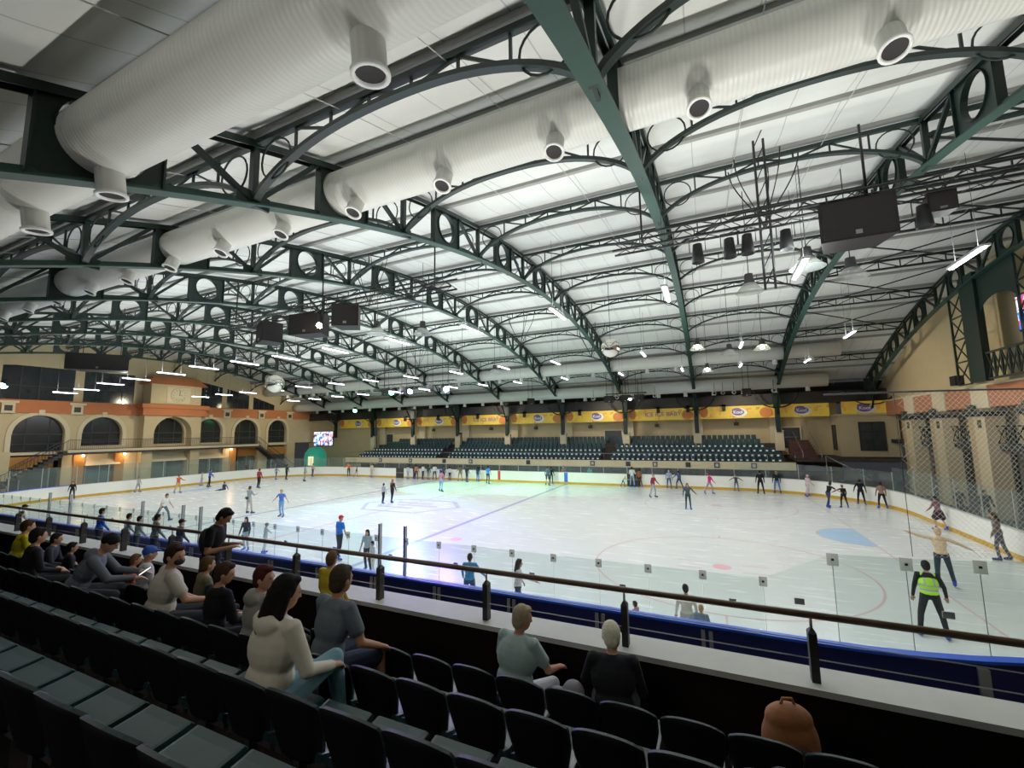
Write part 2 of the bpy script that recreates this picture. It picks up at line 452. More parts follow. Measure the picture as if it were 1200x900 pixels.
# safety net above the right corner glass
nt_ = thing('safety_net', 'pale diamond mesh safety net hanging above the right corner glass', 'net', (5, 11, 2.7))
b = MB(); s0, s1, za, zb = 2.38, 11.0, 2.7, 5.62; dd = .095
def npnt(s, z):
    p = arcpt(s); return (p[0], p[1]+.02, z)
n = int((s1-s0+(zb-za))/dd)
for k in range(n):
    for sg in (1, -1):
        c = s0+k*dd-(zb-za if sg > 0 else 0); pts = []
        for j in range(13):
            z = za+(zb-za)*j/12; s = c+(z-za) if sg > 0 else c+(zb-za)-(z-za)-(zb-za)+ (zb-za)
            s = c+(z-za) if sg > 0 else c+(zb-z)-(zb-za)*0-0
            if sg < 0: s = s0+k*dd-(z-za)
            if s0 <= s <= s1: pts.append(npnt(s, z))
        if len(pts) > 1: b.tube(pts, .0023, 3, 0, False)
o = b.build('netting', CLIP, nt_); inv(o, nt_); o['kind'] = 'stuff'
b = MB(); b.tube([npnt(s0-1.1+j*.5, zb) for j in range(24)], .018, 5); b.tube([npnt(s0, za), npnt(s0, zb)], .006, 4)
inv(b.build('support_cable', DARK, nt_), nt_)

# ------------------------------------------------------------------ roof
def zb_(y): return 12.8-(y-23.9)**2/110
def zt_(y): return zb_(y)+1.4
XK = [-1.15+7.02*k for k in range(-7, 3)]
NODE = [5.3+4.7*k for k in range(-1, 10)]      # .6 .. 47.6
ya, yb = -.6, 47.0
def chord(zf, prof):
    b = MB(); pts = []
    N = 60
    for i in range(N+1):
        y = ya+(yb-ya)*i/N; dz = (zf(y+.01)-zf(y-.01))/.02; t = Vector((0, 1, dz)).normalized()
        pts.append(((0, y, zf(y)), (1, 0, 0), (0, -t.z, t.y)))
    b.sweep(prof, pts); return b
bc = chord(zb_, [(-.15, 0), (.15, 0), (.15, .03), (.02, .03), (.02, .16), (-.02, .16), (-.02, .03), (-.15, .03)]).mesh('bottom_chord', GREENL)
tc_ = chord(zt_, [(-.12, 0), (.12, 0), (.12, -.14), (.1, -.14), (.1, -.02), (-.1, -.02), (-.1, -.14), (-.12, -.14)]).mesh('top_chord', GREEN)
def plate(yc):
    b = MB(); hw = .78; r = .52 if 5 < yc < 43 else .56; zc = (zb_(yc)+zt_(yc))/2+.02; n = 32
    def sq(a):
        c, s = math.cos(a), math.sin(a); m = max(abs(c), abs(s)); y = yc+hw*c/m
        h = zb_(y)+.1 if s < 0 else zt_(y)-.08
        if abs(s) >= abs(c): return (y, h)
        k = s/abs(c); zl = zb_(y)+.1; zh = zt_(y)-.08
        return (y, (zl+zh)/2+k*(zh-zl)/2)
    vs = []
    for x in (-.025, .025):
        for k in range(n):
            a = 2*PI*(k+.5)/n; q = sq(a)
            vs += [(x, yc+r*math.cos(a), zc+min(r, .55)*math.sin(a)), (x, q[0], q[1])]
    fs = []
    for k in range(n):
        k2 = (k+1) % n
        fs += [(2*k, 2*k2, 2*k2+1, 2*k+1), (2*n+2*k, 2*n+2*k+1, 2*n+2*k2+1, 2*n+2*k2), (2*k, 2*n+2*k, 2*n+2*k2, 2*k2)]
    b.add(vs, fs)
    for sy in (-1, 1): y = yc+sy*hw; b.bar((0, y, zb_(y)+.02), (0, y, zt_(y)-.02), .18, .03)
    # collar ring
    for x in (-.06, .06):
        pass
    b.sweep([(-.07, 0), (.07, 0), (.07, .02), (-.07, .02)], [((0, yc+r*math.cos(t), zc+r*math.sin(t)), (1, 0, 0), (0, -math.cos(t), -math.sin(t))) for t in [2*PI*k/32 for k in range(32)]], 0, True)
    return b.mesh('web_plate', GREEN)
proto = thing('roof_arch', 'x', 'roof arch', (XK[0], 0, 0))
link('bottom_chord', bc, proto); link('top_chord', tc_, proto)
for i in range(len(NODE)-1):
    yc = (NODE[i]+NODE[i+1])/2; link('web_plate', plate(yc), proto)
for y in NODE[1:-1]:
    b = MB(); b.bar((0, y, zb_(y)), (0, y, zt_(y)), .14, .12); link('web_post', b.mesh('web_post', GREEN), proto)
    b = MB()
    for sg in (-1, 1):
        y2 = y+sg*1.5; b.bar((0, y+sg*.05, zb_(y)+.12), (0, y2, zt_(y2)-.1), .1, .1)
    b.box(-.03, .03, y-.35, y+.35, zb_(y)+.02, zb_(y)+.3)
    link('web_diagonal', b.mesh('web_diagonal', GREEN), proto)
for yy, sg in ((46.9, 1), (-.6, -1)):
    b = MB(); z1 = zb_(yy)+1.2
    b.box(-.2, .2, yy-.13, yy-.10, 4.6, z1); b.box(-.2, .2, yy+.10, yy+.13, 4.6, z1); b.box(-.3, .3, yy-.12, yy+.12, 6.9, z1); b.box(-.02, .02, yy-.1, yy+.1, 4.6, z1)
    for q in (-1, 1):
        pts = [(q*(.1+1.7*math.sin(t)), yy-sg*.3, 6.9+1.6*(1-math.cos(t))) for t in [PI/2*k/6 for k in range(7)]]
        b.tube(pts, .07, 5)
    b.bar((0, yy-sg*.1, 6.3), (0, yy-sg*1.8, zb_(yy-sg*1.8)), .12, .12)
    link('column', b.mesh('column', GREEN), proto)
proto['label'] = 'green steel roof arch farthest left, just in front of the gable wall'
proto['group'] = 'green roof arches'
where = ['', 'second arch from the left gable', 'third arch from the left gable', 'fourth arch from the left gable', 'fifth arch from the left gable',
  'sixth arch from the left gable', 'arch whose foot stands left of the lettered banner door', 'passing nearest overhead, its underside showing', 'arch landing left of the far right doorway', 'last arch against the right gable wall']
where[6] = 'large one crossing the upper left'
for k in range(1, len(XK)): dup(proto, (XK[k], 0, 0), None, 'green steel roof arch with round web holes, '+where[k])

# purlin trusses (lattice girders with an arched lower chord and end rings)
TR = {}
def lattice(ny, last):
    y = NODE[ny]; key = (ny, last)
    if key in TR: return dup(TR[key])
    t = thing('lattice_girder', 'x', 'lattice girder', (0, y, 0)); H = 3.42
    zs, zt = zb_(y)+.1, zt_(y)-.05; ris = 1.0
    b = MB(); b.box(-H, H, -.06, .06, zt-.05, zt+.06); b.build('top_chord', GREEN, t)
    def za(u): return zs+(ris)*(max(0, 1-abs(u/H)**2.3))**.75
    if last: 
        def za(u): return zt-.45
    b = MB(); N = 36; pts = []
    for i in range(N+1):
        a = -PI/2+PI*i/N; u = H*math.sin(a); dz = (za(min(H, u+.02))-za(max(-H, u-.02)))/.04 if abs(u) < H-.02 else (4 if u < 0 else -4)
        tt = Vector((1, 0, dz)).normalized(); pts.append(((u, 0, za(u)), (0, 1, 0), (-tt.z, 0, tt.x)))
    b.sweep([(-.07, -.045), (.07, -.045), (.07, .045), (-.07, .045)], pts); b.build('arched_chord', GREEN, t)
    b = MB(); xs = [-2.3+.92*i for i in range(6)]
    for i, x in enumerate(xs):
        b.bar((x, 0, za(x)), (x, 0, zt), .045, .045)
        if i < 5:
            a, c = (x, xs[i+1]) if i % 2 else (xs[i+1], x)
            b.bar((a, 0, za(a)), (c, 0, zt-.03), .045, .045)
    b.build('web_bracing', GREEN, t)
    if not last:
        for sg in (-1, 1):
            b = MB(); b.tube([(sg*2.86+.42*math.cos(a), 0, zt-.5+.42*math.sin(a)) for a in [2*PI*k/20 for k in range(20)]], .022, 5, 0, True, True)
            b.build('end_ring', GREEN, t)
    TR[key] = t
    return t
for k in range(len(XK)):
    for ny in range(1, 10):
        last = (k == len(XK)-1)
        if k == 0: xc = XK[0]-3.51
        else: xc = (XK[k-1]+XK[k])/2
        t = lattice(ny, k == len(XK)-1)
        t.location = (xc, NODE[ny], 0); t['group'] = 'lattice girders between the roof arches'
        bay = 'beyond the leftmost arch' if k == 0 else ('in the rightmost roof bay' if k == len(XK)-1 else 'in the %s roof bay from the left' % ordn(k-1))
        t['label'] = 'green lattice girder, %s from the near side, %s' % (ordn(ny-1), bay)
# crossed braces in the last bay
for j in range(3, 9):
    b = MB(); ya_, yb2 = NODE[j-1], NODE[j]; z1, z2 = zt_(ya_)-.55, zt_(yb2)-.55
    b.bar((XK[-2], ya_, z1), (XK[-1], yb2, z2), .06, .06); b.bar((XK[-1], ya_, z1), (XK[-2], yb2, z2), .06, .06)
    tag(b.build('cross_brace', GREEN), 'thin crossed green roof brace in the right bay, %s from the near side' % ordn(j-3), 'brace', 'crossed roof braces')

# roof deck with sagging insulation between purlins
PUR = [-1.75+2.35*i for i in range(22)]
def zr(y): return zt_(max(-3, min(51, y)))+.22
dk = MB(); ys = []
for i in range(len(PUR)-1):
    for j in range(6): ys.append((PUR[i]+2.35*j/6, .10*math.sin(PI*j/6)))
ys.append((PUR[-1], 0)); xsx = [-57.6, 15]
vs = []; 
for y, sg in ys: vs += [(-57.6, y, zr(y)-sg), (15, y, zr(y)-sg)]
dk.add(vs, [(2*i, 2*i+1, 2*i+3, 2*i+2) for i in range(len(ys)-1)], 0, True)
struct(dk.build('ceiling', DECK))
PURM = mat('grey_purlin', (.25, .25, .23), .6)
pm = MB(); pm.box(-57.5, 14.9, -.10, .10, -.1, 0); pme = pm.mesh('roof_purlin', PURM)
for i, y in enumerate(PUR):
    tag(link('roof_purlin', pme, None, (0, y, zr(y)-.01), (math.atan((zr(y+.1)-zr(y-.1))/.2), 0, 0)), 'long grey roof purlin under the white deck, %s from the near side' % (ordn(i) if i < 20 else 'last' if i == 21 else 'second last'), 'purlin', 'grey roof purlins')
# thin sag rods
rod = MB()
for x in [XK[0]+2.34*i for i in range(0, 28)]:
    rod.tube([(x, y, zr(y)-.3) for y in [1+2.35*j for j in range(21)]], .012, 4)
tag(rod.build('sag_rod', mat('pale_rod', (.4, .4, .38), .5)), 'thin pale sag rods strung across under the white roof deck', 'rod', None, 'stuff')

# eaves beams
for y, nm in ((47.7, 'far'), (-1.2, 'near')):
    b = MB(); b.box(-57.5, 14.8, y-.1, y+.25, 7.25, 8.2); b.box(-57.5, 14.8, y-.1, y+1.8, 8.2, 8.3)
    tag(b.build('eaves_beam', mat('dark_eaves', (.035, .03, .028), .7)), 'long dark eaves beam along the %s side of the roof' % nm, 'beam')

# ducts
DIN = mat('duct_inside', (.02, .018, .018), .8); RIM = mat('white_rim', (.9, .9, .86), .4)
for k, (y, z, r, sg, off) in enumerate(((2.9, 9.45, .5, 1, -.55), (7.5, 11.05, .52, 1, 0), (40.55, 11.1, .55, -1, 0), (45.25, 9.15, .58, -1, .4))):
    nm = ['nearest big round duct at the upper left', 'second round duct running from the left to the top right', 'far upper round duct over the opposite side', 'far lower round duct close to the banners'][k]
    t = thing('air_duct', 'grey ribbed ventilation duct, '+nm, 'duct', (0, y, z), 0, 'long ventilation ducts')
    b = MB(); b.lathe([(0, -57), (r, -56.9)]+[(r, -56+i*7.) for i in range(9)]+[(r, 9.6 if k > 1 else 12.5), (0, 9.7 if k > 1 else 12.6)], 40, ax='x')
    b.build('duct_tube', DUCT, t)
    ob = MB(); ang = math.radians((8, -20, 0, 0)[k]); d = Vector((0, math.sin(ang), -math.cos(ang)))
    R = Vector((0, 0, -1)).rotation_difference(d).to_matrix()
    for prof, mi in (([(.175, -.15), (.175, -.50)], 0), ([(.175, -.50), (.2, -.51), (.2, -.55), (.155, -.55), (.15, -.5)], 1), ([(.153, -.52), (.0, -.5)], 2)):
        q = MB(); q.lathe([(a, z_*1) for a, z_ in prof], 20)
        ob.add([R @ Vector((v[0], v[1], v[2]-r+.2)) for v in q.v], q.f, mi, True)
    ome = ob.mesh('outlet', [DUCT, RIM, DIN])
    for i in range(-21, 5):
        x = .17+off+2.52*i
        if -55 < x < (9 if k > 1 else 12) and not (k == 0 and -6 < x < -4): link('outlet', ome, t, (x, 0, 0))

# ------------------------------------------------------------------ hanging strip lights and other lamps
LY = []
def bpz(x, y, z):
    d = fw+rt*((x-600)/FPX)-up*((y-450)/FPX); t = (z-CAMP.z)/d.z; return CAMP+d*t
strips = [(1,14.8),(5.9,13.4)]
SPOS = [(-49.2,16.9),(-44.8,16.6),(-38.9,15.7),(-34.4,15.2),(-29.8,14.9),(-25.8,14.5),(-22.4,14.6),(-19.2,14.6),(-15.6,14.4),(-11.8,14.2),(-8.,13.9),(-4.4,13.4),(-.9,12.9),(2.3,12.4),(5.8,13.4),
  (-44.8,25),(-41.,24.9),(-37.4,24.8),(-33.5,24.6),(-29.6,24.2),(-25.8,24),(-22.3,23.9),(-18.6,23.8),(-14.8,23.6),(-11.2,23.3),(-7.8,23.1),(-2.9,22.8),(1.6,22.6),(5.7,22.4),
  (-42.4,33.4),(-38.6,33),(-34.4,32.2),(-30.6,31.8),(-26.4,31.4),(-22.9,31.2),(-19.8,31),(-16.8,30.9),(-13.6,30.8),(-9.6,30.4),(-5.4,30.2),(-1.4,30.1),(2.,30),(5.5,30)]
TUBE = mat('lit_tube', (.9, .88, .95), .4, noise=0, emis=(.93, .88, 1), es=14)
HOUS = mat('white_housing', (.5, .5, .5), .5)
LD = bpy.data.lights.new('strip_lamp', 'AREA'); LD.shape = 'RECTANGLE'; LD.size = .09; LD.size_y = 1.5; LD.energy = 100; LD.color = (.93, .97, 1.0); LD.spread = math.radians(180)
LU = bpy.data.lights.new('strip_uplight', 'AREA'); LU.shape = 'RECTANGLE'; LU.size = .14; LU.size_y = 1.5; LU.energy = 78; LU.color = (.9, .96, .92)
hb = MB(); hb.box(-.09, .09, -.78, .78, .03, .08); hbm = hb.mesh('housing', HOUS)
tb = MB(); tb.box(-.035, .035, -.75, .75, .0, .03); tbm = tb.mesh('tube', TUBE)
wb = MB(); wb.tube([(0, -.5, .08), (0, -.5, 2.4)], .006, 4); wb.tube([(0, .5, .08), (0, .5, 2.4)], .006, 4); wbm = wb.mesh('hanging_wire', DARK)
for i, (x, y) in enumerate(SPOS):
    row = 0 if i < 15 else 1 if i < 29 else 2; j = i-(0, 15, 29)[row]
    n_in = (15, 14, 14)[row]
    t = thing('strip_light', 'lit white strip light, number %s from the left in the %s hanging row' % (ordn(j), ['near', 'middle', 'far'][row]), 'strip light', (x, y, 8.9), 0, 'lit strip lights hanging in rows')
    link('housing', hbm, t); link('tube', tbm, t); link('hanging_wire', wbm, t)
    l = bpy.data.objects.new('lamp', LD); COL.objects.link(l); l.location = (x, y, 8.89)
    l = bpy.data.objects.new('lamp', LU); COL.objects.link(l); l.location = (x, y, 9.0); l.rotation_euler = (PI, 0, 0)

# overhead black lighting truss with speakers
def boxtruss(b, x0, x1, y, z, w=.3, L=None):
    for dy in (-w/2, w/2):
        for dz in (-w/2, w/2): b.tube([(x0, y+dy, z+dz), (x1, y+dy, z+dz)], .036, 5)
    n = int((x1-x0)/.45)
    for i in range(n):
        a = x0+(x1-x0)*i/n; c = x0+(x1-x0)*(i+1)/n; s_ = 1 if i % 2 else -1
        for dy in (-w/2, w/2): b.tube([(a, y+dy, z-s_*w/2), (c, y+dy, z+s_*w/2)], .013, 4)
        b.tube([(a, y-s_*w/2, z-w/2), (c, y+s_*w/2, z-w/2)], .013, 4)
for k, (x0, x1, y, z, lab) in enumerate(((-2.2, 9.5, 12, 10.25, 'crossing the upper right of the view'), (-20, -7.6, 12, 10.1, 'carrying loudspeakers at the upper left'), (-29.5, -20.5, 32.6, 9.6, 'carrying the coloured stage lights at the centre'), (-9.4, -5.4, 43.4, 8.5, 'with white projectors above the lettered banner'))):
    t = thing('lighting_truss', 'black box lighting truss '+lab, 'lighting truss', ((x0+x1)/2, y, z), 0)
    b = MB(); boxtruss(b, x0, x1, y, z, .36); inv(b.build('truss_frame', BLACK, t), t)
    b = MB()
    for x in (x0+.8, (x0+x1)/2, x1-.8): b.tube([(x, y, z), (x, y, zb_(y)+.6)], .03, 5)
    each(b, 'hanger_pole', BLACK, t, t)
for x in (2.2, ):
    b = MB()
    for dx, dy in ((-.12, 0), (.12, 0)): b.tube([(1.72+dx, 13, 8.7), (1.72+dx, 13, 13.0)], .035, 5)
    for i in range(9): b.tube([(1.6, 13, 8.8+.5*i), (1.84, 13, 9.3+.5*i)], .015, 4)
    tag(b.build('lamp_mast', BLACK), 'vertical dark lattice mast dropping from the roof beside the right truss', 'mast')
SPK = mat('speaker_black', (.014, .011, .012), .7, noise=.3); GRL = mat('speaker_grille', (.02, .016, .016), .8)
def speaker(loc, w, d, h, rz, label, tilt=0):
    t = thing('loudspeaker', label, 'loudspeaker', loc, rz); b = MB()
    vs = [(-w/2, -d/2, -h/2), (w/2, -d/2, -h/2), (w*.36, d/2, -h/2), (-w*.36, d/2, -h/2), (-w/2, -d/2, h/2), (w/2, -d/2, h/2), (w*.36, d/2, h/2), (-w*.36, d/2, h/2)]
    b.add(vs, [(3,2,1,0),(4,5,6,7),(0,1,5,4),(1,2,6,5),(2,3,7,6),(3,0,4,7)]); b.build('cabinet', SPK, t)
    b = MB(); b.box(-w*.45, w*.45, -d/2-.02, -d/2, -h*.44, h*.44); b.build('grille', GRL, t)
    b = MB(); hl = (zb_(loc[1])+1.62-loc[2]) if abs(loc[1]-12.1) > .1 and loc[2] > 7.9 else h/2+.3; b.tube([(-w*.3, 0, h/2), (-w*.3, 0, hl)], .02, 5); b.tube([(w*.3, 0, h/2), (w*.3, 0, hl)], .02, 5); b.box(-.06, .06, -d/2-.03, -d/2-.02, -h*.4, -h*.3, 1)
    b.build('bracket', [BLACK, STEEL], t); return t
speaker((3.35, 12.1, 9.72), 1.45, .8, .95, 0, 'big black loudspeaker cabinet under the right lighting truss')
speaker((-14.5, 12.1, 9.45), 1.5, .8, .85, .2, 'wide black loudspeaker, middle of the three on the left truss')
speaker((-12.5, 12.1, 9.55), 1.0, .8, .85, .5, 'black loudspeaker on the right end of the left truss')
speaker((-17.0, 12.1, 9.4), 1.2, .8, .85, -.4, 'black loudspeaker at the left end of the left truss')
speaker((-34.6, 13.4, 9.75), 3.0, 1.2, 1., .9, 'long black loudspeaker cluster in front of the left gable window')
speaker((4.9, 12.1, 9.85), .5, .4, .45, 0, 'small black monitor speaker right of the big cabinet')
for x in (-9.0, -7.4, -6.1): speaker((x, 43.3, 8.15), .95, .5, .7, 0, 'dark box speaker on the far truss, %s of three' % {-9.0: 'left', -7.4: 'middle', -6.1: 'right'}[x])
speaker((3.2, 43.5, 8.2), .75, .5, .7, 0, 'dark box speaker hanging before the far duct on the right')
for i, (x, y, z) in enumerate(((-28.3, 32.5, 9.1), (-26.2, 32.5, 9.1), (-23.2, 32.5, 9.1), (-21.6, 32.6, 8.9), (-17.6, 43.2, 8.3))):
    speaker((x, y, z), .8, .5, .7, .2*i, 'dark box speaker by the coloured stage lights, %s from the left' % ordn(i))
# stage projector lamps
def projector(loc, rz, col, label, r=.16):
    t = thing('stage_light', label, 'stage light', loc, rz); b = MB()
    b.lathe([(0, .2), (r*.7, .2), (r*.8, .0), (r, -.3), (r*.92, -.3), (r*.6, -.1), (0, -.08)], 14); b.build('lamp_body', BLACK, t)
    b = MB(); b.tube([(-r*1.2, 0, 0), (-r*1.2, 0, .35), (r*1.2, 0, .35), (r*1.2, 0, 0)], .015, 5); b.build('yoke', BLACK, t)
    if col:
        b = MB(); b.ell((0, -.05, -.24), (r*.95, r*.95, r*.9)); b.build('lens', mat('lens_'+str(col), (.1, .1, .1), noise=0, emis=col, es=60), t)
    return t
for i, (x, y) in enumerate(((.0, 11.9), (.75, 11.9), (1.15, 11.85), (2.0, 12), (4.6, 12.0))):
    projector((x, y, 9.65), 0, None, 'black stage lamp hanging under the right truss, %s from the left' % ordn(i))
projector((-13.4, 11.6, 9.45), 0, (1, .8, .5), 'lit warm stage lamp between the left truss speakers', .12)
projector((-25.2, 32.2, 9.2), 0, (.2, .4, 1), 'lit blue stage lamp at the centre of the roof', .26)
projector((-21.2, 32.2, 9.2), 0, (.55, .8, 1), 'bright pale blue stage lamp right of the blue one', .26)
projector((-27.4, 32.2, 9.2), 0, (.05, .9, .3), 'green stage lamp left of the blue one', .26)
projector((-42.0, 42.3, 8.4), 0, (.05, .9, .3), 'green stage lamp above the far left corner', .26)
projector((-7., 43.2, 8.3), 0, (1, .9, .7), 'lit white projector lamp on the far truss')
projector((-49.5, 13.5, 9.5), 0, (.2, .55, 1), 'pale blue stage lamp at the far left edge', .26)
for i, (x, y) in enumerate(((-10.6, 43.1), (-8.2, 43.1), (-4.6, 43.1), (.6, 43.4), (1.3, 43.4), (2.2, 43.4), (5.3, 43.4))):
    b = MB(); b.tube([(x, y-.25, 8.25), (x, y+.25, 8.3)], .17, 10); b.tube([(x, y-.26, 8.25), (x, y-.24, 8.25)], .11, 10, 1); b.tube([(x, y, 8.4), (x, y, 9.2)], .02, 4, 1)
    tag(b.build('spot_can', [HOUS, BLACK]), 'white spotlight can before the far duct, %s from the left' % ordn(i), 'spotlight', 'white spotlight cans')
# bell lamps
BG = glassmat('bell_glass', (.7, .7, .6), .3, .3)
def bell(loc, label, s=1., lit=False):
    t = thing('bell_lamp', label, 'bell lamp', loc, 0, 'bell shaped lamps under the roof'); b = MB()
    b.lathe([(0, .42), (.1, .42), (.12, .2), (.17, .12), (.0, .1)], 16); b.build('lamp_cap', DARK, t)
    b = MB(); b.lathe([(.13, .16), (.2, .05), (.33, -.12), (.36, -.14)], 20); b.build('glass_shade', BG if not lit else BG, t)
    b = MB(); b.tube([(0, 0, .42), (0, 0, zb_(loc[1])-loc[2]+.3)], .012, 4); b.build('hanging_rod', DARK, t)
    if lit:
        b = MB(); b.ell((0, 0, 0), (.09, .09, .12)); b.build('bulb', mat('bell_bulb', (1, 1, 1), noise=0, emis=(1, .95, .75), es=40), t)
    t.scale = (s, s, 1); return t
for i, (x, y, z, s, l) in enumerate(((2.6, 13.1, 9.3, 1.15, 0), (1.35, 14.3, 9.2, 1.1, 0), (3.8, 14.2, 9.2, 1.15, 0), (2.75, 25.3, 9.2, 1.2, 1), (1.25, 26, 9.2, 1.2, 0), (-12.4, 13.6, 9.3, 1.2, 0), (-10.75, 14.5, 9.3, 1.1, 0), (-15.8, 26, 9.2, 1.2, 0), (-13.2, 26, 9.2, 1.2, 0), (-.3, 22.5, 9.0, 1., 1), (.1, 30, 8.8, 1, 1))):
    bell((x, y, z), 'grey bell lamp with flared glass shade, %s of the scattered roof bells' % ordn(i), s, l)
# mirror balls
MIR = None
def _mir(nt, b):
    co_, s = obco(nt); v = nt.nodes.new('ShaderNodeTexVoronoi'); v.inputs['Scale'].default_value = 14
    nt.links.new(co_, v.inputs['Vector']); bp = nt.nodes.new('ShaderNodeBump'); bp.inputs['Strength'].default_value = .4
    nt.links.new(v.outputs['Distance'], bp.inputs['Height']); nt.links.new(bp.outputs[0], b.inputs['Normal'])
    b.inputs['Base Color'].default_value = (.75, .72, .62, 1); b.inputs['Metallic'].default_value = 1; b.inputs['Roughness'].default_value = .15
MIR = node_mat('mirror_facets', _mir)
for (x, y, z, r, lab) in ((-4.45, 22.2, 9.3, .5, 'hanging near the middle of the roof'), (-32.8, 24.0, 9.35, .75, 'hanging before the left gable')):
    t = thing('mirror_ball', 'round silver mirror ball '+lab, 'mirror ball', (x, y, z)); b = MB()
    b.ell((0, 0, 0), (r, r, r), None, 0, 20, 14); b.build('ball', MIR, t)
    b = MB(); b.tube([(0, 0, r), (0, 0, zb_(y)-z+.2)], .015, 4); b.build('hanging_rod', DARK, t)
# curved cable loops hanging from arches
cb = MAT = None
for k, (x, y, z) in enumerate(((-12.3, 13, 10.4), (-9.5, 22, 10), (1.72, 13, 10.6), (-6.2, 25, 9.6), (-20, 26.5, 10.2))):
    b = MB()
    for a in range(5):
        t_ = a*1.3; dx = .9*math.cos(t_); dy = .5*math.sin(t_)
        b.tube([(x+dx*(1-(1-q)**2), y+dy*q, z+2.*q**.7-.2) for q in [j/8 for j in range(9)]], .018, 4)
    tag(b.build('cable_bundle', BLACK), 'black cables fanning up to the roof, %s bundle from the left' % ['second', 'third', 'last', 'fourth', 'first'][k], 'cables', 'black cable bundles')

# ------------------------------------------------------------------ arched wall helper (in the y-z plane)
def archwall(b, x, th, y0, y1, z0, z1, ops, mi=0, n=20):
    # ops: (yc, halfwidth, sill, spring) sorted
    def quad(ya, yb_, za, zb2):
        for xx, fl in ((x, 0), (x+th, 1)):
            b.add([(xx, ya, za), (xx, yb_, za), (xx, yb_, zb2), (xx, ya, zb2)], [(0,1,2,3)], mi)
    y = y0
    for yc, hw, sl, sp in ops:
        quad(y, yc-hw, z0, z1)
        if sl > z0: quad(yc-hw, yc+hw, z0, sl)
        for i in range(n):
            a, c = PI-PI*i/n, PI-PI*(i+1)/n
            p = (yc+hw*math.cos(a), sp+hw*math.sin(a)); q = (yc+hw*math.cos(c), sp+hw*math.sin(c))
            for xx in (x, x+th): b.add([(xx, p[0], p[1]), (xx, q[0], q[1]), (xx, q[0], z1), (xx, p[0], z1)], [(0,1,2,3)], mi)
            b.add([(x, p[0], p[1]), (x+th, p[0], p[1]), (x+th, q[0], q[1]), (x, q[0], q[1])], [(0,1,2,3)], mi)
        for yy in (yc-hw, yc+hw): b.add([(x, yy, sl), (x+th, yy, sl), (x+th, yy, sp), (x, yy, sp)], [(0,1,2,3)], mi)
        b.add([(x, yc-hw, sl), (x+th, yc-hw, sl), (x+th, yc+hw, sl), (x, yc+hw, sl)], [(0,1,2,3)], mi)
        y = yc+hw
    quad(y, y1, z0, z1)
XW = -57.3; K = 57.3/56
def ys_(v): return v*K
def zs_(v): return 5+(v-5)*K
DGL = mat('dark_window_glass', (.012, .016, .02), .12, 0, .6, .3, .6)
OPS = [(18.0, 1.75, 0, 5.55), (22.6, 1.6, 4.35, 5.65), (28.5, 1.7, 4.35, 5.6), (33.0, 1.55, 4.35, 5.75), (37.7, 1.6, 3.3, 5.7), (42.3, 1.45, 4.1, 5.85)]
# left facade
b = MB(); archwall(b, XW, .45, 12.0, 48.4, 4.0, 7.5, [(yc, hw, max(4.0, s_), sp) for yc, hw, s_, sp in OPS])
struct(b.build('wall_left', CREAM))
lf = thing('arcade_facade', 'cream arcade front of arched bays under a terracotta band on the left', 'facade', (XW+.4, 30, 0))
b = MB()
for yc in (15.6, 20.3, 24.9, 31.0, 35.3, 40.0, 44.4): b.box(XW, XW+.75, yc-.65, yc+.65, 0, 4.0)
each(b, 'pillar', CREAM, lf, lf)
b = MB()
for yc in (20.9, 24.1, 35.9): b.box(XW+.1, XW+.85, yc-.45, yc+.35, 0, 3.9)
each(b, 'ochre_pillar', ORNG, lf, lf)
b = MB(); b.box(XW-.1, XW+.62, 12, 48.2, 7.5, 8.7); inv(b.build('terracotta_band', TERRA, lf), lf)
b = MB()
for yc, hw, s_, sp in OPS:
    if abs(yc-28.5) < .1: continue
    pts = [((XW+.45, yc+(hw+.2)*math.cos(a), sp+(hw+.2)*math.sin(a)), (0, math.cos(a), math.sin(a)), (1, 0, 0)) for a in [PI*k/20 for k in range(21)]]
    b.sweep([(-.2, 0), (.15, 0), (.15, .14), (-.2, .14)], pts)
    for sg in (-1, 1): b.box(XW+.45, XW+.59, yc+sg*(hw+.2)-.17, yc+sg*(hw+.2)+.17, max(s_, 4)-.3, sp)
    b.box(XW+.45, XW+.66, yc-.2, yc+.2, sp+hw+.05, sp+hw+.5); b.box(XW+.45, XW+.6, yc-hw-.3, yc+hw+.3, max(s_, 4.)-.35, max(s_, 4.)-.1)
each(b, 'arch_trim', CREAM2, lf, lf)
b = MB()
for yc in (15.8, 20.4, 34.9, 39.6, 44.0):
    b.box(XW+.6, XW+.8, yc-.42, yc+.42, 7.45, 8.35, 0); b.box(XW+.6, XW+.9, yc-.6, yc+.6, 8.35, 8.55, 0); b.box(XW+.8, XW+.82, yc-.25, yc+.25, 7.65, 8.15, 1)
each(b, 'bracket_box', [CREAM2, DARK], lf, lf)
# dark rooms behind
b = MB(); b.box(XW-3.2, XW-3.0, 12, 48, 0, 9); struct(b.build('wall_left', mat('dark_room', (.03, .033, .036), .5, noise=.6, nscale=1.2)))
for i, (yc, hw, s_, sp) in enumerate(OPS):
    w = MB(); w.box(XW+.05, XW+.08, yc-hw, yc+hw, max(4., s_), sp+hw*.98, 0)
    f = [(0, max(4, s_))]
    o = struct(w.build('window_%d' % (i+1), DGL))
    b = MB()
    for dy in (-hw*.45, hw*.45): b.box(XW+.09, XW+.13, yc+dy-.035, yc+dy+.035, max(4., s_), sp+hw*.85)
    b.box(XW+.09, XW+.13, yc-hw, yc+hw, sp-.05, sp+.05); b.box(XW+.09, XW+.13, yc-hw, yc+hw, sp-.95, sp-.88)
    b.build('window_bar', DARK, o)
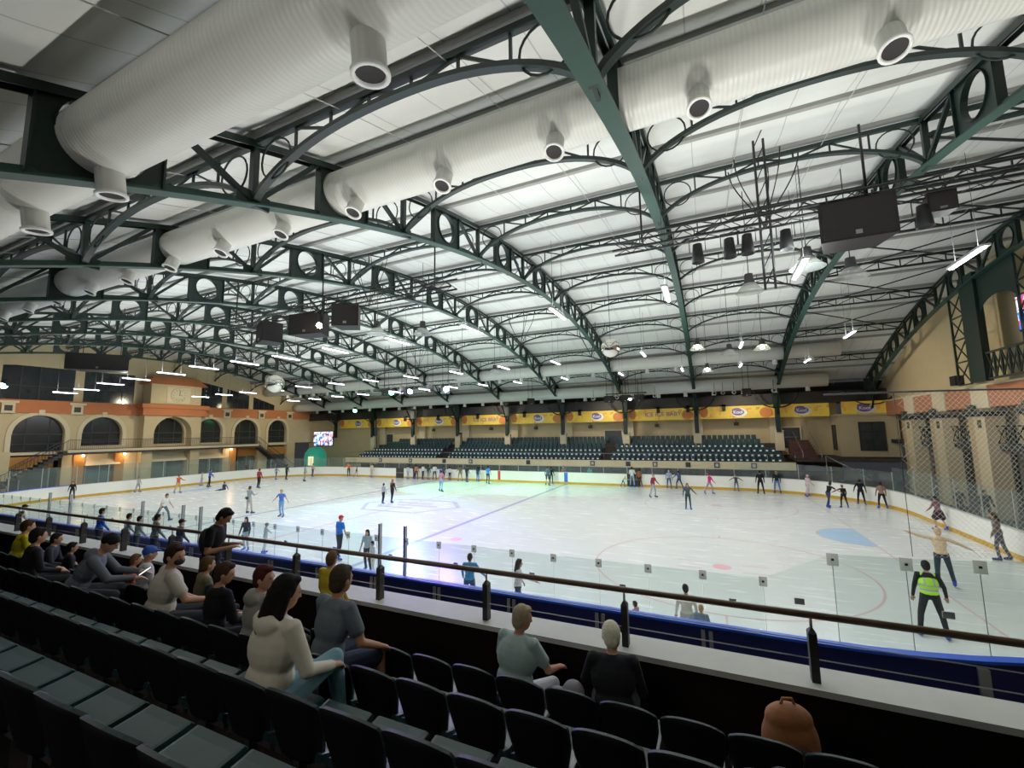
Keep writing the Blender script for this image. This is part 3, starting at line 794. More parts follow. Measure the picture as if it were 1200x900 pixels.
# small lights reflected / inside rooms
# tower
tw = thing('clock_tower', 'cream clock tower with terracotta roof projecting from the left arcade', 'clock tower', (XW+1.2, 28.4, 0))
b = MB(); archwall(b, XW+.45, 1.1, 25.6, 31.4, 0, 7.5, [(28.5, 1.9, 0, 5.5)]); b.box(XW+.4, XW+1.5, 25.9, 31.0, 8.7, 8.8)
b.box(XW+.45, XW+1.55, 25.6, 25.62, 0, 7.5); b.box(XW+.45, XW+1.55, 31.38, 31.4, 0, 7.5)
b.box(XW+.3, XW+1.9, 25.9, 31.0, 8.8, 11.0); inv(b.build('tower_body', CREAM, tw), tw)
b = MB(); b.box(XW, XW+1.9, 25.3, 31.7, 7.5, 8.3); b.box(XW, XW+2.1, 25.1, 31.9, 8.3, 8.75)
b.add([(XW, 25.5, 11.0), (XW+2.3, 25.5, 11.0), (XW+2.3, 31.5, 11.0), (XW, 31.5, 11.0), (XW, 26.2, 11.9), (XW+1.6, 26.2, 11.9), (XW+1.6, 30.8, 11.9), (XW, 30.8, 11.9)], [(3,2,1,0),(4,5,6,7),(0,1,5,4),(1,2,6,5),(2,3,7,6),(3,0,4,7)])
inv(b.build('tower_cornice', TERRA, tw), tw)
b = MB(); b.box(XW+1.9, XW+1.95, 27.4, 29.8, 8.95, 10.75, 1); b.lathe([(0, .06), (.72, .06), (.78, .1), (.85, .06), (.85, 0)], 28, (XW+1.95, 28.6, 9.85), 0, 'x')
ck = inv(b.build('clock_face', [mat('clock_white', lin('#c8bd9c'), .6), CREAM2], tw), tw)
b = MB()
for h in range(12):
    a = 2*PI*h/12; b.bar((XW+2.02, 28.6+.55*math.sin(a), 9.85+.55*math.cos(a)), (XW+2.02, 28.6+.68*math.sin(a), 9.85+.68*math.cos(a)), .06, .03)
for a, L in ((math.radians(95), .38), (math.radians(10), .55)): b.bar((XW+2.03, 28.6, 9.85), (XW+2.03, 28.6+L*math.sin(a), 9.85+L*math.cos(a)), .07, .03)
o = b.build('clock_hands', BLACK, ck)
# gable wall above the band, with glazed bays
GW = [(15.5, 22.9), (24.1, 25.8)]
b = MB()
def gtop(y): return min(zt_(y)+.3, 14.4)
def gq(ya_, yb2, za, zb2=None, n=6, xx=XW):
    for i in range(n):
        p, q = ya_+(yb2-ya_)*i/n, ya_+(yb2-ya_)*(i+1)/n
        b.add([(xx, p, za if not callable(za) else za(p)), (xx, q, za if not callable(za) else za(q)), (xx, q, zb2 if zb2 else gtop(q)), (xx, p, zb2 if zb2 else gtop(p))], [(0,1,2,3)])
wl = [(12.6, 14.9), (15.4, 20.3), (21.0, 25.2), (31.7, 34.6), (35.2, 38.2), (38.8, 42.0)]
def wtop(y): return min(11.9, zb_(y)-.35)
y = -2
for a, c in wl:
    gq(y, a, 8.7); gq(a, c, wtop); y = c
gq(y, 50, 8.7); gq(-2, 12, 0, 8.7, 2); gq(48.2, 50, 0, 8.7, 1)
struct(b.build('wall_left', CREAM))
for i, (a, c) in enumerate(wl):
    w = MB(); n = 8
    for k in range(n):
        p, q = a+(c-a)*k/n, a+(c-a)*(k+1)/n
        w.add([(XW-.05, p, 8.7), (XW-.05, q, 8.7), (XW-.05, q, wtop(q)), (XW-.05, p, wtop(p))], [(0,1,2,3)])
    o = struct(w.build('window_%d' % (i+7), DGL)); w = MB()
    for k in range(1, 4): y_ = a+(c-a)*k/4; w.box(XW-.04, XW-.01, y_-.03, y_+.03, 8.7, wtop(y_))
    w.box(XW-.04, XW-.01, a, c, 10.0, 10.06); w.build('window_bar', DARK, o)
# balcony slab, rails and stairs on the left
bl = thing('balcony', 'dark railed balcony running in front of the left arches', 'balcony', (XW+1, 28, 3.9))
b = MB(); b.box(XW+.45, XW+1.9, 19.6, 38.6, 3.75, 3.98); inv(b.build('slab', CREAM2, bl), bl)
b = MB(); b.bar((XW+1.85, 19.6, 4.95), (XW+1.85, 38.6, 4.95), .05, .05); b.bar((XW+1.85, 19.6, 4.05), (XW+1.85, 38.6, 4.05), .04, .04)
for i in range(128): yy = 19.6+i*.15; b.box(XW+1.84, XW+1.86, yy-.01, yy+.01, 4.0, 4.95)
inv(b.build('railing', DARK, bl), bl)
b = MB(); b.box(XW+.5, XW+1.9, 19.6, 38.6, 3.55, 3.75); inv(b.build('dark_edge', DARK, bl), bl)
for nm, ya_, yb2 in (('left end', 19.6, 14.0), ('right end', 38.6, 44.0)):
    t = thing('staircase', 'dark railed staircase descending at the %s of the arcade balcony' % nm, 'staircase', (XW+1.3, yb2, 0)); b = MB(); n = 18
    for i in range(n):
        y_ = ya_+(yb2-ya_)*(i+.5)/n; z_ = 3.95*(1-(i+.5)/n); b.cbox((XW+1.3, y_, z_-.15), (1.2, abs(yb2-ya_)/n*1.05, .35))
    inv(b.build('steps', DARK, t), t); b = MB()
    for dx in (.68, 1.9):
        b.bar((XW+dx, ya_, 4.9), (XW+dx, yb2, .95), .05, .05)
        for i in range(24):
            q = (i+.5)/24; y_ = ya_+(yb2-ya_)*q; z_ = 3.95*(1-q); b.box(XW+dx-.012, XW+dx+.012, y_-.012, y_+.012, z_, z_+.98)
    inv(b.build('railing', DARK, t), t); b = MB()
    b.add([(XW+.66, ya_, 3.6), (XW+.66, yb2, -.1), (XW+.66, yb2, .2), (XW+.66, ya_, 3.95)], [(0,1,2,3)])
    inv(b.build('stringer', CREAM, t), t)
# shop fronts under the balcony
for i, (a, c, gl) in enumerate(((15.2, 19.0, 0), (21.6, 23.8, 1), (26.8, 30.4, 1), (31.8, 34.6, 1), (36.9, 39.2, 0), (41, 43.8, 0))):
    t = thing('shop_front', 'dim glazed shop front under the arcade, %s from the left' % ordn(i), 'shop front', (XW+.2, (a+c)/2, 0), 0, 'shop fronts under the arcade')
    b = MB(); b.box(XW+.1, XW+.2, a, c, 0, 2.4); inv(b.build('glazing', mat('shop_glass', (.05, .075, .08), .2, 0, .5, .7, .9), t), t)
    b = MB(); b.box(XW+.08, XW+.4, a-.2, c+.2, 2.4, 3.5)
    if gl: b.add([(XW+.4, a-.3, 2.4), (XW+1.0, a-.3, 2.4), (XW+1.0, c+.3, 2.4), (XW+.4, c+.3, 2.4), (XW+.4, a, 3.1), (XW+.4, c, 3.1)], [(0,1,2,3),(1,4,5,2),(0,4,1),(3,2,5)])
    inv(b.build('canopy', CREAM2 if gl else ORNG, t), t)
    b = MB()
    for y_ in (a, (a+c)/2, c): b.box(XW+.2, XW+.26, y_-.04, y_+.04, 0, 2.4)
    each(b, 'glazing_bar', STEEL, t, t)
t = thing('lantern', 'lit orange lantern on a post behind the right end boards', 'lantern', (12.2, 26.0, -.04)); b = MB()
b.tube([(0, 0, 0), (0, 0, 1.75)], .05, 8); b.build('post', DARK, t); b = MB(); b.ell((0, 0, 1.95), (.11, .11, .2)); b.build('lamp_globe', mat('orange_glow', (1, .5, .15), noise=0, emis=(1, .42, .1), es=5), t)
for i, y_ in enumerate((21.0, 24.3, 35.4)):
    t = thing('wall_lamp', 'small lit warm wall lamp under the balcony, %s from the left' % ordn(i), 'wall lamp', (XW+1.2, y_, 3.4)); b = MB()
    b.ell((0, 0, 0), (.1, .1, .1)); b.build('bulb', mat('warm_bulb', (1, 1, 1), noise=0, emis=(1, .6, .35), es=60), t)
    b = MB(); b.box(-.05, .05, -.05, .05, .08, .18); b.build('base', DARK, t)
    ld = bpy.data.lights.new('warm_lamp', 'POINT'); ld.energy = 25; ld.color = (1, .65, .3); ld.shadow_soft_size = .1
    l = bpy.data.objects.new('lamp', ld); COL.objects.link(l); l.location = (XW+1.5, y_, 3.2)
# tv and green tent in far left corner
b = MB(); b.box(-57.3, -44.5, 48.3, 48.5, 0, 7.4); struct(b.build('wall_back', CREAM))
t = thing('tv_screen', 'lit television screen on the cream wall in the far left corner', 'television', (-54.2, 48.2, 4.5)); b = MB()
b.box(-2.1, 2.1, -.08, .0, -1.15, 1.15); b.build('bezel', BLACK, t)
def _tv(nt, bb):
    co_, s = obco(nt); n = noise(nt, co_, 1.1, 3); n2 = noise(nt, co_, 2.3, 2)
    c = mixc(nt, mth(nt, 'GREATER_THAN', n, .52), (.25, .45, .85), (.85, .35, .4)); c = mixc(nt, mth(nt, 'GREATER_THAN', n2, .55), c, (.9, .9, 1.))
    c = mixc(nt, mth(nt, 'LESS_THAN', n2, .42), c, (.02, .03, .06))
    nt.links.new(c, bb.inputs['Base Color']); nt.links.new(c, bb.inputs['Emission Color']); bb.inputs['Emission Strength'].default_value = 1.2
b = MB(); b.box(-2.0, 2.0, -.1, -.08, -1.05, 1.05); b.build('picture', node_mat('tv_picture', _tv), t)
t = thing('kiosk_tent', 'round green lit kiosk dome behind the far left boards', 'kiosk', (-51.5, 44.5, 0)); b = MB()
b.lathe([(1.5, 0), (1.5, 1.9), (1.4, 2.5), (1.0, 3.1), (.5, 3.35), (0, 3.4)], 20); b.build('dome', mat('teal_cloth', (.02, .3, .2), .6, emis=(.02, .35, .22), es=.25), t)
b = MB(); b.box(.6, 1.4, -1.75, -1.55, .9, 2.1); b.build('lit_sign', mat('lit_cream', (.8, .7, .4), noise=0, emis=(.9, .8, .45), es=1.), t)

# ------------------------------------------------------------------ far side: bleachers
XF0, XF1 = -44.2, 6.4
BANDM = mat('fascia_cream', (.85, .7, .42), .7, 0, .3, .1, 1)
t = thing('balcony_fascia', 'long cream fascia panel along the front of the far seating', 'fascia', (-19, 43, 1.4))
b = MB(); b.box(XF0, XF1, 42.95, 43.1, 1.42, 2.1); inv(b.build('panel', BANDM, t), t)
b = MB(); b.box(XF0, XF1, 42.9, 43.15, 2.1, 2.16); inv(b.build('dark_edge', DARK, t), t)
SQ = mat('square_sign', (.05, .05, .055), .5); SQW = mat('clock_pale', (.6, .6, .58), .5)
for i, x in enumerate((-38.2, -33.5, -28.6, -25.0, -17.9, -10.9, -7.4, -4.9, -2., .4, 3.3)):
    b = MB(); b.box(x-.22, x+.22, 42.88, 42.95, 1.55, 2.0); b.box(x-.12, x+.12, 42.87, 42.88, 1.64, 1.9, 1 if i in (0, 1, 3, 5, 7, 9, 10) else 0)
    tag(b.build('fascia_box', [SQ, SQW]), 'small square dark box on the cream fascia, %s from the left' % ordn(i), 'sign box', 'square boxes on the fascia')
TERR = mat('dark_terrace', (.045, .035, .032), .8, 0, .2, .2, 2)
def frz(i): return 2.43+.385*i-.82
for i in range(6):
    y_ = 43.5+.9*i; b = MB(); b.box(XF0+1.2, XF1-.4, y_, y_+.9 if i < 5 else 49.4, max(1.3, frz(i)-.6), frz(i))
    struct(b.build('trim_%d' % (i+1), TERR))
b = MB(); b.box(XF0, 9, 43.1, 49.4, 1.3, 1.42); struct(b.build('floor', TERR))
b = MB(); b.box(XF0, 9, 45.8, 46.0, -.04, 1.4); struct(b.build('wall_back', mat('under_seat_wall', (.035, .05, .055), .35, 0, .5, .5, .7)))
b = MB(); b.box(-44.6, 11.0, 49.4, 49.6, 0, 7.6); struct(b.build('wall_back', CREAM))
b = MB(); b.box(-57.3, 14.8, 49.6, 49.8, 7.2, 9.2); struct(b.build('wall_back', mat('dark_upper', (.03, .028, .026), .8)))
# seats
TEAL = mat('teal_seat_plastic', (.012, .045, .055), .35, 0, .5, .2, 4); SPOT = mat('pale_seat_glint', (.8, .86, .86), .4, emis=(.8, .9, .9), es=.12)  # pale, faintly glowing patch paints in the specular glint on each seat
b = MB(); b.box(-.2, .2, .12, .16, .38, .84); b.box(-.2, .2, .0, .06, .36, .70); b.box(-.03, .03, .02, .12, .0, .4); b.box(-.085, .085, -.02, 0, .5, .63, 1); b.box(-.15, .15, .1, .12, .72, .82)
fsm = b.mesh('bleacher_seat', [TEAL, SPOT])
AIS = [(-30.4, -28.9), (-10.6, -9.2)]
seats = []
for i in range(6):
    x = XF0+1.6+max(0, i-1)*.75
    while x < XF1-.7-max(0, i-1)*.42:
        z_ = frz(i)
        ok = not any(a-.0+ (i*.0) < x < c for a, c in AIS)
        if ok: seats.append((i, x))
        x += .5
seats.sort(key=lambda s: (s[0], -s[1])); rest = MB(); rest_n = 0
rows = {}
for n_, (i, x) in enumerate(seats):
    p = (x, 43.95+.9*i, frz(i))
    if n_ < 300:
        bay = sum(1 for X in XK if X < x)
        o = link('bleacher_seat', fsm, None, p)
        nm = ['front row', 'second row', 'third row', 'fourth row', 'fifth row', 'top row'][i]
        blk = 'left block' if x < -30 else 'middle block' if x < -10 else 'right block'
        rows[i] = rows.get(i, 0)+1
        tag(o, 'teal folded plastic seat, %s from the right end of the far stand %s' % (ordn(rows[i]-1), nm), 'seat', 'teal far seats in the '+nm)
    else: rest.add([(v.co.x+p[0], v.co.y+p[1], v.co.z+p[2]) for v in fsm.vertices], [tuple(f.vertices) for f in fsm.polygons], 0)
o = rest.build('bleacher_seating', TEAL); tag(o, 'upper rows of teal folded plastic seats on the far side', 'seating', None, 'stuff')
# front handrail of bleachers
t = thing('guard_rail', 'thin steel guard rail before the front row of the far seating', 'railing', (-19, 43.1, 2.1)); b = MB()
b.tube([(XF0, 43.1, 2.75), (XF1, 43.1, 2.75)], .025, 6); inv(b.build('rail', STEEL, t), t); b = MB()
for i in range(26): b.tube([(XF0+.1+i*2.02, 43.1, 2.1), (XF0+.1+i*2.02, 43.1, 2.75)], .02, 5)
each(b, 'rail_post', STEEL, t, t)
# plinths
b = MB(); b.box(-.36, .36, -.03, .35, 2.9, 4.75); b.box(-.4, .4, -.06, .39, 4.7, 4.78); plm = b.mesh('column_plinth', CREAM2)
for k, X in enumerate(XK):
    if X < XF0 or X > 8: continue
    tag(link('column_plinth', plm, None, (X, 46.9, 0)), 'cream column plinth rising from the far seats, %s from the right' % ordn(sum(1 for q in XK if q < 8)-1-k), 'plinth', 'cream column plinths')
# pilasters and doors on far wall
for k, X in enumerate(XK):
    if X < XF0 or X > 8: continue
    b = MB(); b.box(X-.5, X+.5, 48.9, 49.4, 3.5, 7.4); struct(b.build('trim_%d' % (k+10), CREAM2))
for i, (x, w, z0, z1) in enumerate(((-10.0, 1.9, 2.2, 5.0), (-29.7, 2.0, 2.4, 5.1), (6.9, 2.0, 3.1, 5.0), (-42.5, 1.8, 2.8, 5.0))):
    b = MB(); b.box(x-w/2, x+w/2, 49.3, 49.38, z0, z1); o = struct(b.build('door_%d' % (i+1), mat('dark_door', (.03, .035, .045) if i < 3 else (.06, .02, .015), .5)))
    b = MB(); b.bar((x-w/2+.2, 49.28, z0+1.), (x+w/2-.2, 49.28, z0+1.), .05, .04); b.build('push_bar', STEEL, o)
    b = MB(); b.box(x-w/2-.12, x-w/2, 49.25, 49.4, z0, z1+.12); b.box(x+w/2, x+w/2+.12, 49.25, 49.4, z0, z1+.12); b.box(x-w/2, x+w/2, 49.25, 49.4, z1, z1+.12); b.build('door_frame', CREAM2, o)
EXITM = mat('green_exit', (.02, .25, .1), .5, emis=(.02, .3, .1), es=.6)
for i, x in enumerate((-34.5, -25.6, -19.4, -12.6, -5.2, 2.5)):
    b = MB(); b.box(x-.22, x+.22, 49.1, 49.3, 5.3, 5.65); b.tube([(x, 49.2, 5.65), (x, 49.2, 5.9)], .03, 5)
    tag(b.build('wall_speaker', mat('olive_box', (.05, .06, .045), .6)), 'small olive box on the wall under the banners, %s from the left' % ordn(i), 'wall box', 'small boxes under the banners')
b = MB(); b.box(-16.7, -16.3, 46.0, 46.1, 3.9, 4.3); tag(b.build('red_notice', mat('red_notice_m', (.7, .08, .04), .5, emis=(.7, .1, .05), es=.4)), 'small red notice among the far seats', 'notice') if False else None

# banners
PUR_ = mat('purple_print', lin('#67568c'), .6); WHT = mat('white_print', (.8, .8, .78), .6)
def _ban(nt, bb):
    co_, s = obco(nt); n = noise(nt, co_, .8, 2); n2 = noise(nt, co_, 1.7, 2)
    c = mixc(nt, mth(nt, 'MULTIPLY', mth(nt, 'SUBTRACT', n, .35), 3.), lin('#cfa034'), lin('#dcc03c'))
    c = mixc(nt, mth(nt, 'GREATER_THAN', n2, .6), c, lin('#d08a3c')); c = mixc(nt, mth(nt, 'LESS_THAN', n2, .34), c, lin('#e0cf6a'))
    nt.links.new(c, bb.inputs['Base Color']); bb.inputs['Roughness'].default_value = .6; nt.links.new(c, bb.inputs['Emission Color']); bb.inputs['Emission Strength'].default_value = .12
BAN = node_mat('yellow_banner_print', _ban); ORC = mat('orange_print', lin('#d3783a'), .6)
def text(s, size, mt, parent, loc, rot=(PI/2, 0, 0), name='lettering', ext=.005):
    c = bpy.data.curves.new(name, 'FONT'); c.body = s; c.size = size; c.extrude = ext; c.align_x = 'CENTER'; c.align_y = 'CENTER'; c.offset = .008; c.materials.append(mt)
    o = bpy.data.objects.new('tmp', c); COL.objects.link(o); me = bpy.data.meshes.new_from_object(o.evaluated_get(bpy.context.evaluated_depsgraph_get())); bpy.data.objects.remove(o)
    return link(name, me, parent, loc, rot)
def banner(x0, x1, y_, kind, label, rz=0):
    w = x1-x0; t = thing('wall_banner', label, 'banner', ((x0+x1)/2, y_, 6.6), rz, 'yellow banners in a row'); b = MB()
    b.box(-w/2, w/2, -.03, 0, -.6, .6); b.build('sheet', BAN, t)
    b = MB(); b.ell((w/2-.7, -.035, -.1), (.55, .01, .5)); b.ell((-w/2+.4, -.035, .1), (.4, .01, .55)); each(b, 'fruit_print', ORC, t) if w > 4.5 else None
    if kind == 'text': text('ICE ICE BABY', .62, PUR_, t, (.2, -.04, 0))
    else:
        lx = .2 if kind == 'logo' else kind
        b = MB(); b.ell((lx, -.035, 0), (.56, .012, .33), None, 0, 24); b.ell((lx-.1, -.03, .22), (.42, .012, .2), None, 0, 24); b.ell((lx+.1, -.028, -.05), (.72, .012, .44), None, 1, 24)
        b.build('logo_badge', [PUR_, WHT], t); text('Kool', .42, WHT, t, (lx, -.055, 0))
    return t
nbs = [XK[k] for k in range(len(XK)) if XK[k] < 8 and XK[k] > XF0]
nbs = [XK[0]]+nbs if XK[0] < XF0 and XK[0] not in nbs else nbs
for i in range(len(nbs)-1):
    kd = {len(nbs)-3: 'text', 3: 'text'}.get(i, 'logo')
    banner(nbs[i]+.3, nbs[i+1]-.15, 47.5, kd, 'yellow printed banner over the far seats, %s from the left' % ordn(i)+(' with lettering' if kd == 'text' else ' with a purple badge'))
banner(nbs[-1]+.3, 10.0, 47.5, -.2, 'short yellow banner with purple badge just right of the last far column')
banner(10.7, 14.0, 46.6, 0., 'orange yellow banner on the projecting corner wall at the right')
# black brackets dropping over banners
for i, x in enumerate((-37.9, -32.5, -26.5, -20.1, -13.3, -4.8, -1.9, 1.4)):
    b = MB(); b.box(x-.16, x+.16, 47.2, 47.62, 7.2, 7.4); b.box(x-.16, x+.16, 47.2, 47.4, 6.75, 7.4); b.box(x-.1, x+.1, 47.15, 47.2, 6.8, 7.0)
    tag(b.build('banner_speaker', BLACK), 'small black box hanging over the banner row, %s from the left' % ordn(i), 'wall box', 'black boxes over the banners')

# far right corner block
b = MB(); b.box(10.4, 14.6, 46.7, 49.5, 2.4, 6.0); b.box(10.2, 14.8, 46.5, 49.6, 5.95, 6.12); struct(b.build('wall_right', CREAM))
b = MB(); b.box(11.9, 13.5, 46.62, 46.7, 2.9, 5.3); o = struct(b.build('door_5', mat('dark_door2', (.035, .04, .04), .3, noise=.6, nscale=2)))
b = MB(); b.box(11.8, 11.9, 46.58, 46.7, 2.9, 5.4); b.box(13.5, 13.6, 46.58, 46.7, 2.9, 5.4); b.box(11.8, 13.6, 46.58, 46.7, 5.3, 5.4); b.box(12.66, 12.74, 46.6, 46.64, 2.9, 5.3); b.box(11.9, 13.5, 46.6, 46.64, 4.5, 4.58); b.build('door_frame', DARK, o)
b = MB(); b.box(6.4, 14.6, 42.5, 49.5, 2.2, 2.4); b.box(8.3, 14.6, 44.0, 46.7, .0, 2.2) if False else None; struct(b.build('floor', TERR))
for i, y_ in enumerate((47.6, 48.4)):
    b = MB(); b.box(10.3, 10.4, y_, y_+.3, 2.9, 5.2); struct(b.build('window_%d' % (20+i), DARK))
# stairs right of far seats
t = thing('staircase', 'dark stair with steel handrails right of the far seating', 'staircase', (8, 43, 0)); b = MB()
for i in range(8): b.box(6.6, 8.2, 43.6+.5*i, 44.1+.5*i, 2.2, 2.45+.2*i)
inv(b.build('steps', mat('red_brown_step', (.09, .035, .03), .8), t), t)
b = MB()
for x in (7.0, 8.3): b.tube([(x, 43.2, 2.9), (x, 47.2, 4.6)], .03, 6); b.tube([(x, 43.2, 2.2), (x, 43.2, 2.9)], .025, 6)
b.tube([(8.4, 42.4, 2.7), (11.0, 41.6, 1.0)], .035, 6); b.tube([(8.4, 42.4, 0), (8.4, 42.4, 2.7)], .03, 6)
inv(b.build('handrail', STEEL, t), t)

# ------------------------------------------------------------------ right facade
XR_ = 14.3
b = MB()
def gq2(ya_, yb2, za, zb2, n=10, xx=XR_):
    for i in range(n):
        p, q = ya_+(yb2-ya_)*i/n, ya_+(yb2-ya_)*(i+1)/n
        b.add([(xx, p, za), (xx, q, za), (xx, q, zb2 if zb2 else zt_(q)+.3), (xx, p, zb2 if zb2 else zt_(p)+.3)], [(0,1,2,3)])
gq2(-2, 49.6, 7.0, None, 40); gq2(-2, 49.6, 3.9, 7.0, 2, XR_+.5); gq2(-2, 49.6, 0, 3.9, 2, XR_+2.6)
struct(b.build('wall_right', CREAM))
b = MB(); b.box(XR_-.35, XR_+3, -2, 47, 3.6, 3.9); struct(b.build('floor', DARK))
t = thing('arcade_band', 'terracotta and cream cornice band along the right wall', 'cornice', (XR_-.3, 30, 6.5)); b = MB()
b.box(XR_-.5, XR_+.5, -2, 46.5, 5.95, 7.1); inv(b.build('terracotta_band', mat('terracotta_pale', lin('#b4704e'), .85), t), t); b = MB()
PY = [46.2-4.7*i for i in range(10)]
PYs = [41.5, 36.9, 32.2, 27.4, 22.6, 17.9, 13.2]
for y_ in PYs: b.box(XR_-.56, XR_-.4, y_-.55, y_+1.1, 5.9, 7.15)
b.box(XR_-.6, XR_+.5, -2, 46.5, 7.1, 7.2); each(b, 'cream_pilaster', CREAM2, t, t)
for i, y_ in enumerate(PYs):
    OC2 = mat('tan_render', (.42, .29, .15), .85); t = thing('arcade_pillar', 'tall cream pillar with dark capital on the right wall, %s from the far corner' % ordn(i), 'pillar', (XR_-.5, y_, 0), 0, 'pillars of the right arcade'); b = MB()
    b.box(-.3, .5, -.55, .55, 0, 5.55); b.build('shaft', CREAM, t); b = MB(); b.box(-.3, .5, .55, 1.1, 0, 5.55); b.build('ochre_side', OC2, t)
    b = MB(); b.box(-.5, .6, -.75, 1.25, 5.55, 5.7); b.box(-.42, .55, -.65, 1.15, 5.45, 5.55); b.build('capital', DARK, t)
    b = MB(); b.box(-.33, -.3, -.2, .15, 4.8, 5.25); b.box(-.35, -.1, .6, 1.0, 5.72, 6.1); b.build('lamp_box', mat('olive_box', (.05,.06,.045), .6), t)
    b = MB(); y0_, y1_ = -3.55, -.6
    b.bar((.1, y0_, 4.9), (.1, y1_, 4.9), .06, .06); b.bar((.1, y0_, 4.0), (.1, y1_, 4.0), .06, .06)
    for q in range(4):
        a, c = y0_+(y1_-y0_)*q/4, y0_+(y1_-y0_)*(q+1)/4
        b.bar((.1, a, 4.0), (.1, c, 4.9), .04, .04); b.bar((.1, c, 4.0), (.1, a, 4.9), .04, .04); b.bar((.1, a, 4), (.1, a, 4.9), .05, .05)
    b.build('balustrade', GREEN, t)
# dark lower zone with counters
for i, (y0_, y1_) in enumerate(((37.8, 40.8), (33.2, 36.1), (28.5, 31.4), (23.6, 26.6))):
    b = MB(); b.box(XR_+.9, XR_+1.0, y0_, y1_, .2, 3.3); struct(b.build('window_%d' % (30+i), mat('dim_shop_glass', (.06, .06, .05), .25, 0, .5, .8, 1.0)))
# green framing on the right gable
t = thing('gable_frame', 'green steel frame of columns and crossed panels on the right gable wall', 'frame', (XK[-1], 29, 7.2)); X = XK[-1]+.1
for y0_, y1_ in ((29.5, 30.9), (20.0, 21.4)):
    b = MB(); b.box(X-.15, X+.15, y0_, y1_, 7.2, zb_(y0_)+.4); inv(b.build('column', GREEN, t), t)
for y0_, y1_ in ((31.1, 32.4), (25.3, 26.5), (22.6, 23.8)):
    b = MB(); z1 = zb_(y1_)+.1; n = 4
    for yy in (y0_, y1_): b.bar((X, yy, 7.2), (X, yy, z1), .09, .09)
    for q in range(n):
        a, c = 7.2+(z1-7.2)*q/n, 7.2+(z1-7.2)*(q+1)/n
        b.bar((X, y0_, a), (X, y1_, a), .07, .07); b.bar((X, y0_, a+.05), (X, y1_, c-.05), .05, .05); b.bar((X, y1_, a+.05), (X, y0_, c-.05), .05, .05)
    inv(b.build('crossed_panel', GREEN, t), t)
b = MB()   # arched spandrel between column and panel
for a0, sgn in ((26.5, 1),):
    ya_, yb2 = 26.5, 29.5; zc = 10.5; n = 12; hw = (yb2-ya_)/2; yc = (ya_+yb2)/2
    for i in range(n):
        a, c = PI-PI*i/n, PI-PI*(i+1)/n; p = (yc+hw*math.cos(a), zc+.8*math.sin(a)); q = (yc+hw*math.cos(c), zc+.8*math.sin(c))
        b.add([(X, p[0], p[1]), (X, q[0], q[1]), (X, q[0], zb_(q[0])+.2), (X, p[0], zb_(p[0])+.2)], [(0,1,2,3)])
inv(b.build('arched_spandrel', GREEN, t), t)
b = MB(); y0_, y1_ = 26.5, 29.5
for z_ in (7.3, 8.6): b.bar((X, y0_, z_), (X, y1_, z_), .1, .1)
for q in range(5):
    a, c = y0_+(y1_-y0_)*q/5, y0_+(y1_-y0_)*(q+1)/5
    b.bar((X, a, 7.3), (X, c, 8.6), .05, .05); b.bar((X, c, 7.3), (X, a, 8.6), .05, .05); b.bar((X, a, 7.3), (X, a, 8.6), .09, .09)
inv(b.build('balustrade', GREEN, t), t)
t = thing('video_screen', 'lit blue white and red video screen at the right edge', 'screen', (13.2, 25.9, 10.0), 0); b = MB()
b.box(-.1, .15, -1.5, 1.1, -.85, .85); b.build('casing', BLACK, t)
def _vs(nt, bb):
    co_, s = obco(nt); n = noise(nt, co_, 1.6, 3); c = mixc(nt, mth(nt, 'GREATER_THAN', n, .5), (.05, .15, .7), (.85, .85, .9)); c = mixc(nt, mth(nt, 'GREATER_THAN', noise(nt, co_, 2.6, 1), .58), c, (.8, .05, .08))
    nt.links.new(c, bb.inputs['Base Color']); nt.links.new(c, bb.inputs['Emission Color']); bb.inputs['Emission Strength'].default_value = .9
b = MB(); b.box(-.14, -.1, -1.4, 1.0, -.75, .75); b.build('picture', node_mat('screen_picture', _vs), t)
b = MB(); b.box(12.9, 13.3, 32.6, 33.2, 7.25, 7.8); tag(b.build('ledge_speaker', BLACK), 'small black speaker standing on the right wall ledge', 'loudspeaker')

# ------------------------------------------------------------------ near stand
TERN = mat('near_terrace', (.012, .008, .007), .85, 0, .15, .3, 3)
RY = [3.51, 2.70, 1.89, 1.08, .27]; RZ = [2.975, 3.263, 3.542, 3.821, 4.1]; RF = [z-.82 for z in RZ]
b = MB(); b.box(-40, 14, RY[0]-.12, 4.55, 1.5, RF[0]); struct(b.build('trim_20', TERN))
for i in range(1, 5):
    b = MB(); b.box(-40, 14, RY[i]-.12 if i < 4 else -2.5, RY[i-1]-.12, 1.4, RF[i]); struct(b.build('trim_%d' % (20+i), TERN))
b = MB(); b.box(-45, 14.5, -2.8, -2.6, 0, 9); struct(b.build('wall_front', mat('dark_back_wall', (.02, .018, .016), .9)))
pp = thing('parapet', 'dark parapet wall with pale grey ledge in front of the near stand', 'parapet', (-10, 4.6, 1.2)); b = MB()
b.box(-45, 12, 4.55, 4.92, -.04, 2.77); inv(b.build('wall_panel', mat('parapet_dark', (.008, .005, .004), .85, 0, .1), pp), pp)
b = MB(); b.box(-45, 12, 4.53, 4.94, 2.77, 2.822); inv(b.build('ledge', mat('grey_ledge', (.5, .52, .46), .6, 0, .3, .15, 3), pp), pp)
RAILM = mat('brown_rail', (.12, .075, .05), .3, .4); PST = mat('post_dark', (.02, .018, .017), .5)
hr = thing('handrail', 'brown metal handrail on dark posts with wires above the near ledge', 'handrail', (-10, 4.68, 2.822)); b = MB()
b.tube([(-45, 4.68, 3.362), (12, 4.68, 3.362)], .03, 10); inv(b.build('top_rail', RAILM, hr), hr)
